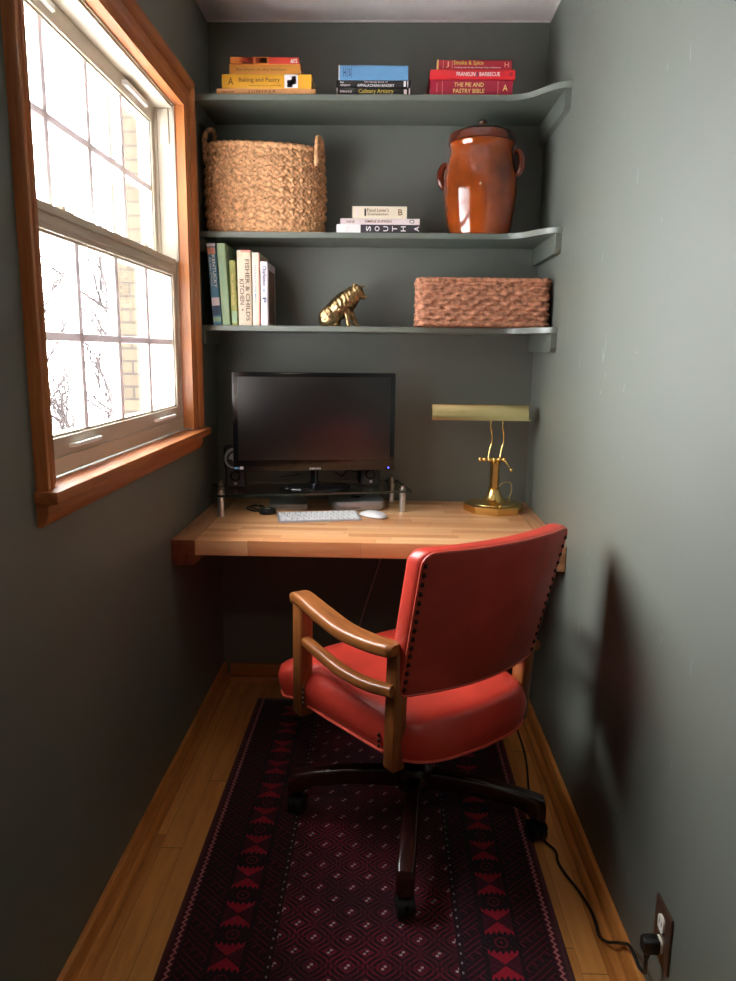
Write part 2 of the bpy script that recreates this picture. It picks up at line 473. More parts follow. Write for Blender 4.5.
st.b2(-.03, .044, OY0-.055, OY1+.102, 1.028, 1.053, .006)
st.build('window_sill', win)
ap = MB(M['trimwood_y'])
pa = [(0, 0), (.010, 0), (.018, .010), (.022, .024), (.022, .036), (.024, .040), (.030, .044), (0, .044)]
vs = [(p[0], y, .985+p[1]) for y in (OY0-.050, OY1+.060) for p in pa]; n = len(pa)
ap.add(vs, [(i, (i+1) % n, n+(i+1) % n, n+i) for i in range(n)]+[tuple(range(n)), tuple(range(n, 2*n))])
ap.build('apron', win)
jb = MB(M['trimwood'])       # wood stops lining the opening
jb.b2(-.022, .012, OY1-.012, OY1+.004, 1.058, OZ1); jb.b2(-.022, .012, OY0-.004, OY0+.012, 1.058, OZ1)
jb.build('jamb', win)
jh = MB(M['trimwood_y']); jh.b2(-.022, .012, OY0, OY1, OZ1-.012, OZ1+.004); jh.build('head_jamb', win)
fy0, fy1, fz0, fz1 = OY0+.002, OY1-.002, 1.058, OZ1-.002
fr = MB(M['vinyl'])
fr.b2(-.13, -.022, fy1-.018, fy1, fz0, fz1); fr.b2(-.13, -.022, fy0, fy0+.018, fz0, fz1)
fr.b2(-.13, -.022, fy0, fy1, fz1-.022, fz1); fr.b2(-.13, -.03, fy0, fy1, fz0, fz0+.022)
fr.b2(-.03, -.022, fy0, fy1, fz0, fz0+.034)
fr.b2(-.078, -.070, fy1-.026, fy1-.018, fz0, fz1); fr.b2(-.078, -.070, fy0+.018, fy0+.026, fz0, fz1)
fr.use(M['vinyl'])         # white inner lip round the frame
fr.b2(-.026, -.018, fy1-.016, fy1-.011, 1.585, fz1-.01); fr.b2(-.026, -.018, fy0+.011, fy0+.016, 1.585, fz1-.01); fr.b2(-.026, -.018, fy0+.011, fy1-.011, fz1-.015, fz1-.010)
fr.use(M['vinyl'])
fr.b2(-.060, -.034, fy1-.024, fy1-.018, 1.93, 2.03, .002)
fr.build('window_frame', win)
def sash(name, xc, z0, z1, bot, top, side, muntz, upper):
    s_ = MB(M['vinyl']); y0, y1 = fy0+.020, fy1-.020; t = .030
    g0, g1 = y0+side, y1-side
    s_.b2(xc-t/2, xc+t/2, y0, g0, z0, z1, .002); s_.b2(xc-t/2, xc+t/2, g1, y1, z0, z1, .002)
    s_.b2(xc-t/2, xc+t/2, g0-.003, g1+.003, z0, z0+bot, .002); s_.b2(xc-t/2, xc+t/2, g0-.003, g1+.003, z1-top, z1, .002)
    # glazing bead
    for a in ((xc-t/2, xc+t/2-.006, g0, g0+.006, z0+bot, z1-top), (xc-t/2, xc+t/2-.006, g1-.006, g1, z0+bot, z1-top),
              (xc-t/2, xc+t/2-.006, g0, g1, z0+bot, z0+bot+.006), (xc-t/2, xc+t/2-.006, g0, g1, z1-top-.006, z1-top)): s_.b2(*a)
    o = s_.build(name, win)
    gr = MB(M['grille']); zm = (z0+bot+z1-top)/2; hw = .0090
    gr.b2(xc-.007, xc+.007, g0, g1, zm-hw, zm+hw, .003)
    for k in (1, 2, 3):
        y = g0+(g1-g0)*k/4; gr.b2(xc-.0068, xc+.0068, y-hw*1.25, y+hw*1.25, z0+bot, z1-top, .003)
    gr.build('grille', o)
    g = MB(M['glass']); g.b2(xc-.0015-.009, xc+.0015-.009, g0-.004, g1+.004, z0+bot-.004, z1-top+.004); g.build('glass_pane', o)
    return o, g0, g1
lo, lg0, lg1 = sash('lower_sash', -.042, 1.082, 1.592, .050, .052, .034, 0, False)
up, ug0, ug1 = sash('upper_sash', -.092, 1.560, 2.034, .040, .045, .034, 0, True)
for y0, y1 in ((-1.27, -1.10), (-.69, -.49)):
    l = MB(M['vinyl_lit']); l.prism([(-.030, y0), (-.030, y1), (-.016, y1-.012), (-.014, y1-.03), (-.014, y0+.03), (-.016, y0+.012)], 1.106, 1.114); l.build('sash_lift', lo)
    l = MB(M['vinyl_lit']); l.prism([(-.080, y0), (-.080, y1), (-.066, y1-.012), (-.064, y0+.012)], 2.008, 2.020); l.build('sash_lift', up)
for y in (-1.17, -.62):
    l = MB(M['vinyl']); l.b2(-.075, -.040, y-.03, y+.03, 1.592, 1.600, .003); l.lathe([(.012, 0), (.012, .008), (.004, .01)], (-.058, y, 1.600), 16); l.build('sash_lock', lo)
rl = MB(M['vinyl']); rl.b2(-.0265, -.022, lg0, lg1, 1.572, 1.580, .001); rl.b2(-.0265, -.0235, lg0, lg1, 1.552, 1.556); rl.build('rail_moulding', lo)

# ------------------------------------------------------------------ outdoors
struct(tag(MB(M['snow']).b2(-30, -.3, -12, 25, -.65, -.55).build('snow_ground'), 'snow covered ground outside the window', 'ground'))
hw_ = thing('house_wing', 'buff brick pier and grey siding of the house wing outside the lower sash', 'building', (-.97, 2.2, -.55))
p = MB(M['brick']); p.b2(-.19, .02, 0, .25, 0, 4.5); p.build('brick_pier', hw_)
p = MB(M['white_trim']); p.b2(.02, .05, -.02, .2, 0, 4.5); p.b2(.155, .172, -.03, .1, 0, 4.5, .003); p.build('corner_trim', hw_)
p = MB(M['siding'])
for k in range(9): p.b2(.05+k*.07, .05+k*.07+.064, .0, .1, 0, 4.5, .006)
p.build('siding', hw_)
def tree(name, label, loc, h, seed, spread=.5):
    rnd = random.Random(seed); mb = MB(M['bark'])
    def grow(p, d, L, r, lev):
        pts = [p]; q = p.copy(); dd = d.copy(); nseg = 5
        for i in range(nseg):
            dd = (dd+Vector((rnd.uniform(-.22, .22), rnd.uniform(-.22, .22), rnd.uniform(-.06, .14)))).normalized()
            q = q+dd*(L/nseg); pts.append(q.copy())
            if lev < 4 and i >= 1:
                for _ in range(2 if lev < 3 else 1):
                    nd = (dd+Vector((rnd.uniform(-1, 1), rnd.uniform(-1, 1), rnd.uniform(-.3, .6)))*spread*1.5).normalized()
                    grow(q.copy(), nd, L*rnd.uniform(.45, .7), r*(.52 if lev < 2 else .6), lev+1)
        mb.tube(pts, [max(.0035, r*(1-.13*i)) for i in range(nseg+1)], 4 if lev > 1 else 6, False)
    for k in range(3 if h < 2.5 else 1):
        a = k*2.1; grow(Vector((0, 0, -.05)), Vector((math.cos(a)*.35*(h < 2.5), math.sin(a)*.35*(h < 2.5), 1)).normalized(), h*.5, .05 if h > 2.5 else .03, 1)
    o = mb.build(name, None, loc, 0); return tag(o, label, 'tree' if h > 2.5 else 'shrub', 'bare trees and shrubs outside the window')
tree('bare_shrub', 'leafless shrub outside, low in the left panes of the lower sash', (-1.9, 2.6, -.55), 2.0, 3)
tree('bare_tree', 'leafless tree outside just left of the brick pier', (-2.1, 5.0, -.55), 3.2, 5, .45)
tree('bare_tree', 'farthest thin leafless tree outside, behind the shrub', (-5.6, 10.2, -.55), 3.6, 11, .5)
tree('bare_tree', 'leafless tree nearest the left edge of the window view', (-5.2, 3.4, -.55), 3.2, 23, .5)

# ------------------------------------------------------------------ shelves
def shelf(z, label, dF, dR, dS):
    o = thing('wall_shelf', label, 'shelf', (0, 0, z))
    T = .018; pts = [(.0, -dF)]
    for sx, t in ((1.01, 0), (1.035, .025), (1.055, .08), (1.075, .18), (1.092, .32), (1.107, .48), (1.122, .65), (1.137, .79), (1.150, .89), (1.165, .96), (1.175, .99), (W, 1)):
        pts.append((sx, -dF-(dR-dF)*t))
    pts += [(W, 0), (0, 0)]
    bm = MB(M['paint_shelf']); bm.prism(pts, -T, 0)
    edges = [e for e in bm.bm.edges if abs(e.verts[0].co.z-e.verts[1].co.z) < 1e-6]
    bmesh.ops.bevel(bm.bm, geom=edges, offset=.002, segments=2, affect='EDGES')
    bm.build('board', o)
    for x0, x1, d in ((W-.019, W, dS), (.0, .019, dF-.015)):
        c = MB(M['paint_shelf'])
        if x0 > .5: pr_ = [(0, -T), (-d, -T), (-d, -T-.048), (-d+.012, -T-.060), (0, -T-.060)]
        else: pr_ = [(0, -T), (-d, -T), (-d, -T-.045), (0, -T-.045)]
        vs = [(x, p_[0], p_[1]) for x in (x0, x1) for p_ in pr_]; n_ = len(pr_)
        c.add(vs, [(i, (i+1) % n_, n_+(i+1) % n_, n_+i) for i in range(n_)]+[tuple(range(n_)), tuple(range(n_, 2*n_))])
        c.build('shelf_cleat', o)
Z1, Z2, Z3 = 2.120, 1.7055, 1.3975
shelf(Z1, 'topmost green painted shelf, below the ceiling, holding three stacks of cookbooks', .265, .395, .385)
shelf(Z2, 'middle green painted shelf holding the tall basket and brown crock', .222, .372, .364)
shelf(Z3, 'lowest green painted shelf, above the monitor, holding the pig', .240, .385, .377)

# ------------------------------------------------------------------ desk
M['cleat'] = wood('tan_cleat_wood', srgb(200, 148, 104), srgb(150, 98, 62), 1, 1, .35)
desk = thing('desk', 'wall to wall butcher block desk top on wooden side cleats', 'desk', (0, 0, 0))
d = MB(M['block']); d.b2(.073, W-.058, -.665, -.002, .703, .75, .002); d.build('desktop', desk)
for x0, x1 in ((.001, .071), (W-.056, W-.001)):
    c = MB(M['cleat'], M['endgrain'] if x0 < .5 else M['cleat']); c.b2(x0, x1, -.668, -.002, .672, .75, .003)
    for f in c.bm.faces:
        if all(abs(v.co.y+.668) < .004 for v in f.verts): f.material_index = 1
    c.build('side_cleat', desk)

# ------------------------------------------------------------------ books
def bmat(name, col, r=.45): return mat(name, srgb(*col), r, 0, .04, 12)
def book(name, label, x0, x1, zb, T, D, yf, cols, marks=(), group=None, upright=False, lean=0, yaw=0, front=None, cat='book'):
    """spine faces the viewer; local x runs along the spine, z across its thickness"""
    L = x1-x0 if not upright else cols['L']
    if upright: o = thing(name, label, cat, (x0, yf, zb), (0, 0, 0), group)
    else: o = thing(name, label, cat, ((x0+x1)/2, yf, zb), (0, 0, math.radians(yaw)), group)
    if upright:
        o.rotation_euler = (Matrix.Rotation(math.radians(yaw), 3, 'Z') @ Matrix.Rotation(PI/2+math.radians(lean), 3, 'Y')).to_euler()
        ln = math.radians(lean); o.location = (x0-math.sin(ln)*0, yf, zb)
    off = -L/2 if upright else 0        # upright: local origin at the foot of the book
    cv = MB(cols['c'])
    t = .0025; ov = .003
    # hinge-curved spine
    prf = []
    for k in range(9):
        a = -PI/2+PI*k/8; prf.append((-.0022*math.cos(a)-.0, T/2+T/2*math.sin(a)))
    outer = [(y_, z_) for y_, z_ in prf]
    pl = [(D, 0)]+[(y_, z_) for y_, z_ in outer]+[(D, T)]+[(D, T-t), (t, T-t), (t, t), (D, t)]
    vs = [(off+sx*L/2, y_, z_) for sx in (-1, 1) for y_, z_ in pl]; n_ = len(pl)
    F = [(i, (i+1) % n_, n_+(i+1) % n_, n_+i) for i in range(n_)]+[tuple(range(n_)), tuple(range(n_, 2*n_))]
    cv.add(vs, F)
    for mk in marks:
        if mk[0] == 'r':      # coloured panel: x0,x1 (0..1 along), z0,z1 (0..1), material
            _, a, b_, c_, e_, mm = mk; cv.use(mm)
            X0 = off-L/2+a*L; X1 = off-L/2+b_*L
            cv.b2(X0, X1, -.0030, -.0015, c_*T, e_*T)
        elif mk[0] == 'v':    # one letter lying on its side
            cv.use(mk[3]); cv.text(mk[1], (off-L/2+mk[2]*L, -.0032, .5*T), (0, 0, 1), (-1, 0, 0), .62*T, .62*T)
        else:                 # 't', text, centre along, centre across, width, height fractions, material, mode
            _, tx, a, c_, w_, h_, mm = mk[:7]; cv.use(mm)
            xc = off-L/2+a*L; zc = c_*T
            cv.text(tx, (xc, -.0032, zc), (1, 0, 0), (0, 0, 1), w_*L, h_*T)
    if front is not None:
        cv.use(front); cv.b2(off-L/2+.12*L, off+L/2-.04*L, D*.12, D*.9, T-.0004, T+.0006)
    cv.build('cover', o)
    pg = MB(M['pages']); pg.b2(off-L/2+ov, off+L/2-ov, .004, D-ov, t, T-t); pg.build('page_block', o)
    return o
B = {k: bmat('cloth_'+k, v) for k, v in dict(peach=(226, 160, 104), yellow=(228, 164, 44), ochre=(196, 128, 50), red=(206, 60, 44),
     orange=(222, 130, 58), blue=(98, 148, 190), black=(30, 26, 28), darkgrey=(44, 42, 42), crimson=(164, 30, 50), scarlet=(214, 40, 48),
     wine=(160, 26, 56), cream=(222, 208, 186), pinkwhite=(222, 204, 204), white=(232, 226, 226), charcoal=(56, 50, 56),
     teal=(76, 128, 156), lightgreen=(172, 200, 160), olive=(166, 166, 92), ivory=(226, 208, 184), blush=(232, 212, 196), lilac=(232, 222, 232),
     brown=(120, 84, 66), gold=(206, 178, 80), tan=(120, 84, 50), navy=(40, 70, 110), palegold=(232, 196, 120), mint=(146, 184, 150), pinkred=(226, 150, 130)).items()}
G = 'cookbooks lying on the top shelf'; yf = -.250
book('cookbook', 'peach cookbook at the bottom of the yellow stack, lettered JUNIPER', .082, .400, Z1, .0195, .235, yf, dict(c=B['peach']),
     [('t', 'J U N I P E R', .46, .5, .28, .5, B['tan']), ('t', 'two cooks', .12, .5, .12, .3, B['tan'])], G)
book('cookbook', 'thick yellow Baking and Pastry cookbook second from bottom', .099, .387, Z1+.0200, .043, .225, yf+.002, dict(c=B['yellow']),
     [('t', 'Baking and Pastry', .42, .56, .46, .40, B['tan']), ('t', 'mastering the art and craft', .48, .2, .36, .14, B['tan']),
      ('r', .70, .85, .04, .96, B['white']), ('r', .73, .79, .1, .6, B['charcoal']), ('r', .78, .83, .3, .85, B['tan']), ('t', 'A', .1, .5, .06, .5, B['tan'])], G)
book('cookbook', 'ochre cookbook lying third in the yellow stack', .124, .352, Z1+.0635, .030, .225, yf+.004, dict(c=B['ochre']),
     [('t', 'Barefoot in the kitchen', .45, .45, .7, .26, B['tan']), ('r', .0, 1., .93, .99, B['orange'])], G)
book('cookbook', 'thin red and orange cookbook on top of yellow stack', .127, .346, Z1+.0940, .0205, .20, yf+.006, dict(c=B['red']),
     [('r', .0, .56, .02, .98, B['orange']), ('r', .16, .34, .02, .98, B['palegold']), ('r', .38, .54, .1, .9, B['palegold']), ('t', 'SPICED', .28, .5, .3, .6, B['red']), ('t', 'ARTS', .93, .4, .1, .6, B['white'])], G)
book('cookbook', 'dark Culinary Artistry book at the bottom under blue book', .468, .702, Z1, .0225, .20, yf, dict(c=B['darkgrey']),
     [('t', 'Culinary Artistry', .54, .5, .48, .72, B['gold']), ('t', 'DORN & PAGE', .13, .5, .16, .3, B['pinkwhite']), ('r', .92, .96, .2, .8, B['pinkwhite']), ('r', 0, .012, 0, 1, B['pinkwhite']), ('r', .988, 1, 0, 1, B['pinkwhite'])], G)
book('cookbook', 'black book lying between blue book and Culinary Artistry', .467, .705, Z1+.0230, .0235, .195, yf+.003, dict(c=B['black']),
     [('t', 'APPALACHIAN BAKERY', .53, .32, .5, .36, B['white']), ('t', 'The Family Book of', .53, .74, .32, .26, B['pinkwhite']), ('t', 'by', .08, .7, .05, .3, B['white']), ('t', 'sampson', .12, .3, .13, .3, B['pinkwhite']), ('r', .905, .935, .2, .9, B['white']), ('r', .955, .965, .1, .9, B['white'])], G)
book('cookbook', 'thick light blue book on top of the black books', .474, .696, Z1+.0470, .043, .20, yf+.002, dict(c=B['blue']),
     [('r', .0, .015, 0, 1, B['white']), ('t', 'H', .09, .5, .04, .6, B['navy']), ('r', .13, .135, .1, .9, B['navy']), ('r', .185, .19, .1, .9, B['navy']), ('t', 'S', .16, .5, .03, .5, B['navy'])], G)
book('cookbook', 'thick crimson pie and pastry cookbook, bottom of the red stack', .767, 1.029, Z1, .0485, .21, yf, dict(c=B['wine']),
     [('t', 'THE PIE AND', .47, .68, .36, .26, B['palegold']), ('t', 'PASTRY BIBLE', .47, .3, .38, .26, B['palegold']), ('r', .82, .825, .08, .92, B['pinkred']), ('r', .145, .15, .08, .92, B['pinkred']), ('r', .08, .085, .2, .8, B['pinkred']), ('t', 'A', .91, .5, .06, .4, B['palegold'])], G)
book('cookbook', 'bright scarlet barbecue cookbook, middle of the red stack', .766, 1.035, Z1+.0490, .028, .215, yf-.003, dict(c=B['scarlet']),
     [('t', 'FRANKLIN', .42, .5, .22, .42, B['white']), ('r', .545, .56, .3, .7, B['navy']), ('t', 'BARBECUE', .70, .5, .24, .42, B['white']), ('r', .93, .97, .3, .7, B['crimson'])], G)
book('cookbook', 'crimson Smoke & Spice cookbook on top of red stack', .787, 1.024, Z1+.0775, .0295, .20, yf+.002, dict(c=B['crimson']),
     [('r', .0, .02, 0, 1, B['palegold']), ('t', 'Smoke & Spice', .42, .64, .40, .56, B['gold']), ('t', 'Cooking with Smoke, the Real Way to Barbecue', .54, .2, .62, .18, B['pinkwhite']), ('r', .08, .085, .1, .9, B['pinkred']), ('r', .2, .205, .1, .9, B['pinkred']), ('t', 'J', .14, .5, .04, .6, B['pinkred']), ('t', 'H', .93, .5, .06, .5, B['pinkred'])], G)
G2 = 'books lying on the middle shelf'
S_ = []
for i, chx in enumerate('SOUTH'): S_.append((chx, .385+i*.105))
o = book('cookbook', 'dark grey book lettered SOUTH with white end, bottom of stack', .467, .745, Z2, .0265, .205, -.216, dict(c=B['charcoal']),
         [('r', 0, .29, 0, 1, B['white']), ('r', .12, .128, .15, .85, B['charcoal']), ('r', .145, .15, .3, .8, B['charcoal'])]+[('v', c_, a_, B['white']) for c_, a_ in S_+[('A', .965)]], G2)
book('cookbook', 'pinkish white thin book in middle of the SOUTH stack', .480, .745, Z2+.027, .0195, .20, -.213, dict(c=B['pinkwhite']),
     [('t', 'SIMPLE SUPPERS', .48, .5, .34, .4, B['tan']), ('t', 'north', .13, .5, .1, .5, B['tan']), ('t', 'CI', .90, .5, .06, .6, B['black'])], G2)
book('cookbook', "small cream Food Lover's Companion on top of SOUTH stack", .520, .702, Z2+.047, .0385, .15, -.212, dict(c=B['cream']),
     [('t', "Food Lover's", .47, .68, .40, .3, B['tan']), ('t', 'Companion', .47, .32, .38, .26, B['tan']), ('r', .22, .25, .2, .8, B['charcoal']), ('r', .07, .11, .2, .8, B['pinkwhite']), ('t', 'B', .88, .5, .08, .5, B['tan'])], G2)
G3 = 'books standing at the left of the lowest shelf'
def stand(label, xl, T, L, D, c, marks, lean=0, yaw=0, front=None):
    # rotated so local x points down and local z to the right; origin = lower left corner of the spine
    o = book('cookbook', label, xl, 0, Z3, T, D, -.226, dict(c=c, L=L), marks, G3, True, lean, yaw, front)
    return o
stand('blue KENTUCKY book leaning left at the end of the row', .046, .029, .268, .20, B['teal'],
      [('r', .05, .13, 0.05, .95, B['pinkred']), ('r', 0, .035, 0, 1, B['lilac']), ('t', 'KENTUCKY', .34, .68, .40, .36, B['white']), ('t', 'the best of home', .34, .28, .36, .22, B['white']), ('r', .66, .76, .05, .95, B['pinkwhite']), ('r', .76, .88, .05, .95, B['navy']), ('r', .9, .96, 0.05, .95, B['mint'])], -3.6)
stand('tall pale green book leaning beside the blue one', .0775, .027, .269, .21, B['lightgreen'],
      [('t', 'GARDEN TABLE', .4, .5, .5, .3, B['mint'])], -3.0)
stand('short olive yellow book between green and cream books', .1105, .0195, .214, .16, B['olive'],
      [('t', 'the small book', .45, .5, .5, .4, B['palegold']), ('r', .78, .96, .05, .95, B['lightgreen'])], -1.6)
stand('thick cream kitchen book with brown lettering, widest of the row', .1335, .046, .247, .18, B['ivory'],
      [('t', 'FOOD IN THE SOUTH', .50, .28, .84, .2, B['tan']) if 0 else ('t', 'FISHER & CHILDS', .53, .74, .82, .30, B['brown']), ('t', 'KITCHEN', .55, .32, .34, .32, B['brown']), ('r', .78, .80, .26, .38, B['brown']), ('r', 0, .03, .3, 1, B['pinkred'])], -.6)
stand('slim blush book beside the thick cream one', .1825, .0245, .240, .19, B['blush'],
      [('t', 'The Supper Club Menu', .42, .4, .52, .3, B['blue']), ('r', 0, 1, .85, 1, B['pinkred'])], 0, 0)
stand('white book with purple lettering at right end of the row', .2105, .024, .211, .17, B['lilac'],
      [('t', 'Charleston', .22, .55, .30, .5, B['navy']), ('t', 'to', .45, .5, .05, .4, B['blue']), ('t', 'P', .6, .5, .08, .5, B['navy'])], 0, 0, B['brown'])

# ------------------------------------------------------------------ baskets
def weave(mb, outline, h, rows, cols, amp, topf=None, scale=None, chev=False):
    """outline: function u(0..1) -> (x, y, nx, ny); builds a woven wall with real relief"""
    nu, nv = cols*8, rows*6; vs = []
    for j in range(nv+1):
        v = j/nv
        for i in range(nu):
            u = i/nu; x, y, nx, ny = outline(u)
            sc = scale(v) if scale else 1
            r = v*rows; ri = math.floor(min(r, rows-1e-4)); fr_ = r-ri
            c_ = u*cols; ph = c_+(.5 if ri % 2 else 0)
            strand = math.sqrt(max(0, math.sin(PI*fr_)))                 # each row is a round strand
            over = .5+.5*math.cos(2*PI*ph)                               # over-under of the stakes
            tw = .5+.5*math.sin(2*PI*(c_*2.0+fr_*1.2))                   # twist in the rope
            if chev:      # herringbone plait between upright stakes
                a_ = c_ % 1; q_ = abs(a_-.5)*2; sp_ = (r+q_*.9) % 1
                strand = math.sqrt(max(0, math.sin(PI*sp_))); rib = math.exp(-((min(a_, 1-a_))/.09)**2)
                over = 0.5+.5*math.cos(2*PI*(c_+.5*math.floor(r+q_*.9))); strand = max(strand*.9, rib)
            d_ = amp*(strand*(.35+.65*over)+.35*tw*strand-.35)+amp*.35*noise.noise(Vector((x*60, y*60, v*h*60)))
            zz = v*h*(topf(x) if topf else 1)
            vs.append((x*sc+nx*d_, y*sc+ny*d_, zz+amp*.3*math.sin(2*PI*ph)*strand))
    F = []
    for j in range(nv):
        for i in range(nu):
            F.append((j*nu+i, j*nu+(i+1) % nu, (j+1)*nu+(i+1) % nu, (j+1)*nu+i))
    mb.add(vs, F, True)
def rope(mb, pts, r, turns, closed=False, n=10, strands=3):
    """tube with helical lobes"""
    pts = [Vector(p) for p in pts]; N = len(pts); L = [0]
    for i in range(1, N): L.append(L[-1]+(pts[i]-pts[i-1]).length)
    rings = []; prev = None
    for i, p in enumerate(pts):
        t = (pts[(i+1) % N if closed else min(i+1, N-1)]-pts[(i-1) % N if closed else max(i-1, 0)]).normalized()
        if prev is None:
            a = Vector((0, 0, 1)).cross(t)
            if a.length < .1: a = Vector((0, 1, 0)).cross(t)
        else: a = prev-t*prev.dot(t)
        a.normalize(); prev = a; b_ = t.cross(a); ring = []
        for k in range(n):
            th = 2*PI*k/n; rr = r*(1+.22*math.cos(strands*th-2*PI*turns*i/N))
            ring.append(p+(a*math.cos(th)+b_*math.sin(th))*rr)
        rings.append(ring)
    mb.loft(rings, not closed, True, closed)
def ell(rx, ry, e=1.0):
    def f(u):
        a = 2*PI*u; cx_, sy_ = math.cos(a), math.sin(a)
        x = rx*math.copysign(abs(cx_)**e, cx_); y = ry*math.copysign(abs(sy_)**e, sy_)
        nx, ny = cx_/rx, sy_/ry; l_ = math.hypot(nx, ny); return x, y, nx/l_, ny/l_
    return f
def rr_out(w, d_, r):
    pts = rrect(w, d_, r, 5); P = [Vector((p[0], p[1])) for p in pts]; P.append(P[0]); L = [0]
    for i in range(1, len(P)): L.append(L[-1]+(P[i]-P[i-1]).length)
    def f(u):
        s_ = (u % 1)*L[-1]
        for i in range(1, len(P)):
            if s_ <= L[i]: break
        seg = P[i]-P[i-1]; t = (s_-L[i-1])/max(1e-9, L[i]-L[i-1]); q_ = P[i-1]+seg*t
        nn = Vector((seg.y, -seg.x)).normalized(); return q_.x, q_.y, nn.x, nn.y
    return f
bk = thing('woven_basket', 'tall woven seagrass basket with two rope handles on middle shelf', 'basket', (.2155, -.122, Z2+.004))
mb = MB(M['seagrass']); sc = lambda v: .965+.05*math.sin(PI*min(1, v*.8+.12)); f = ell(.200, .108, .82)
top = lambda x: 1.0-.03*(x/.2) if x > -1 else 1
weave(mb, f, .268, 16, 34, .0100, top, sc, True)
mb.prism([(f(k/40)[0]*.97, f(k/40)[1]*.97) for k in range(40)], -.003, .006)
mb.build('basket_body', bk, None, 0)
mb = MB(M['seagrass']); s1 = sc(1)
rope(mb, [(f(k/160)[0]*s1, f(k/160)[1]*s1, .270*top(f(k/160)[0])) for k in range(160)], .0095, 44, True); mb.build('rim', bk, None, 0)
for sx in (-1, 1):
    hx = sx*.198; hz = .268*top(hx)-(.010 if sx > 0 else 0); mb = MB(M['seagrass'])
    pts = sm([(hx*.98, -.05, hz-.05), (hx*.985, -.052, hz-.005), (hx*(.98 if sx > 0 else .985), -.045, hz+.035), (hx*(.96 if sx > 0 else .93), -.012, hz+.062), (hx*(.95 if sx > 0 else .90), .02, hz+.055), (hx*.96, .046, hz+.02), (hx*.97, .05, hz-.03)], 8)
    if sx > 0: pts = sm([(hx*.93, -.078, hz-.04), (hx*.93, -.080, hz-.005), (hx*.935, -.074, hz+.030), (hx*.945, -.058, hz+.052), (hx*.985, -.034, hz+.045), (hx*1.0, -.022, hz+.01), (hx*.99, -.018, hz-.03)], 8)
    rope(mb, pts, .0080, 10); mb.build('handle', bk, None, 0)
rb = thing('rattan_basket', 'low rectangular reddish woven basket at right of the lowest shelf', 'basket', (.9575, -.206, Z3+.005), (0, 0, 0))
mb = MB(M['seagrass2']); fo = rr_out(.430, .20, .022)
weave(mb, fo, .143, 9, 24, .0085, None, None)
mb.prism(rrect(.41, .19, .02), -.003, .006); mb.build('basket_body', rb, None, 0)
mb = MB(M['seagrass2']); rope(mb, [(fo(k/200)[0], fo(k/200)[1], .145) for k in range(200)], .0080, 46, True); mb.build('rim', rb, None, 0)
mb = MB(M['seagrass2']); rope(mb, [(fo(k/200)[0], fo(k/200)[1], .005) for k in range(200)], .0072, 46, True); mb.build('bottom_braid', rb, None, 0)

# ------------------------------------------------------------------ crock
cr = thing('stoneware_crock', 'glossy brown glazed lidded crock with small ear handles on middle shelf', 'crock', (.953, -.130, Z2), (0, 0, math.radians(-22)))
cr.scale = (.985, .985, .965)
mb = MB(M['crock'])
mb.lathe([(.001, 0), (.100, 0), (.106, .004), (.112, .03), (.121, .09), (.1265, .145), (.1265, .185), (.1215, .225), (.113, .262), (.108, .282), (.108, .296), (.112, .304), (.112, .309), (.104, .311), (.001, .309)], n=72)
mb.build('crock_body', cr)
mb = MB(M['crock_dk'])
mb.lathe([(.001, .309), (.109, .309), (.115, .312), (.1155, .334), (.112, .340), (.096, .350), (.055, .362), (.020, .366), (.010, .368), (.009, .372), (.014, .378), (.0155, .384), (.012, .390), (.005, .393), (.001, .393)], n=72)
mb.build('lid', cr)
for sx in (-1, 1):
    mb = MB(M['crock_dk']); zt = .235 if sx < 0 else .262
    pts = sm([(sx*.116, -.005, zt+.012), (sx*.131, -.007, zt+.016), (sx*.143, -.008, zt-.006), (sx*.143, -.008, zt-.035), (sx*.134, -.006, zt-.055), (sx*.122, -.004, zt-.058)], 6)
    mb.tube(pts, [.009+.004*math.sin(PI*i/(len(pts)-1)) for i in range(len(pts))], 12); mb.build('ear_handle', cr)

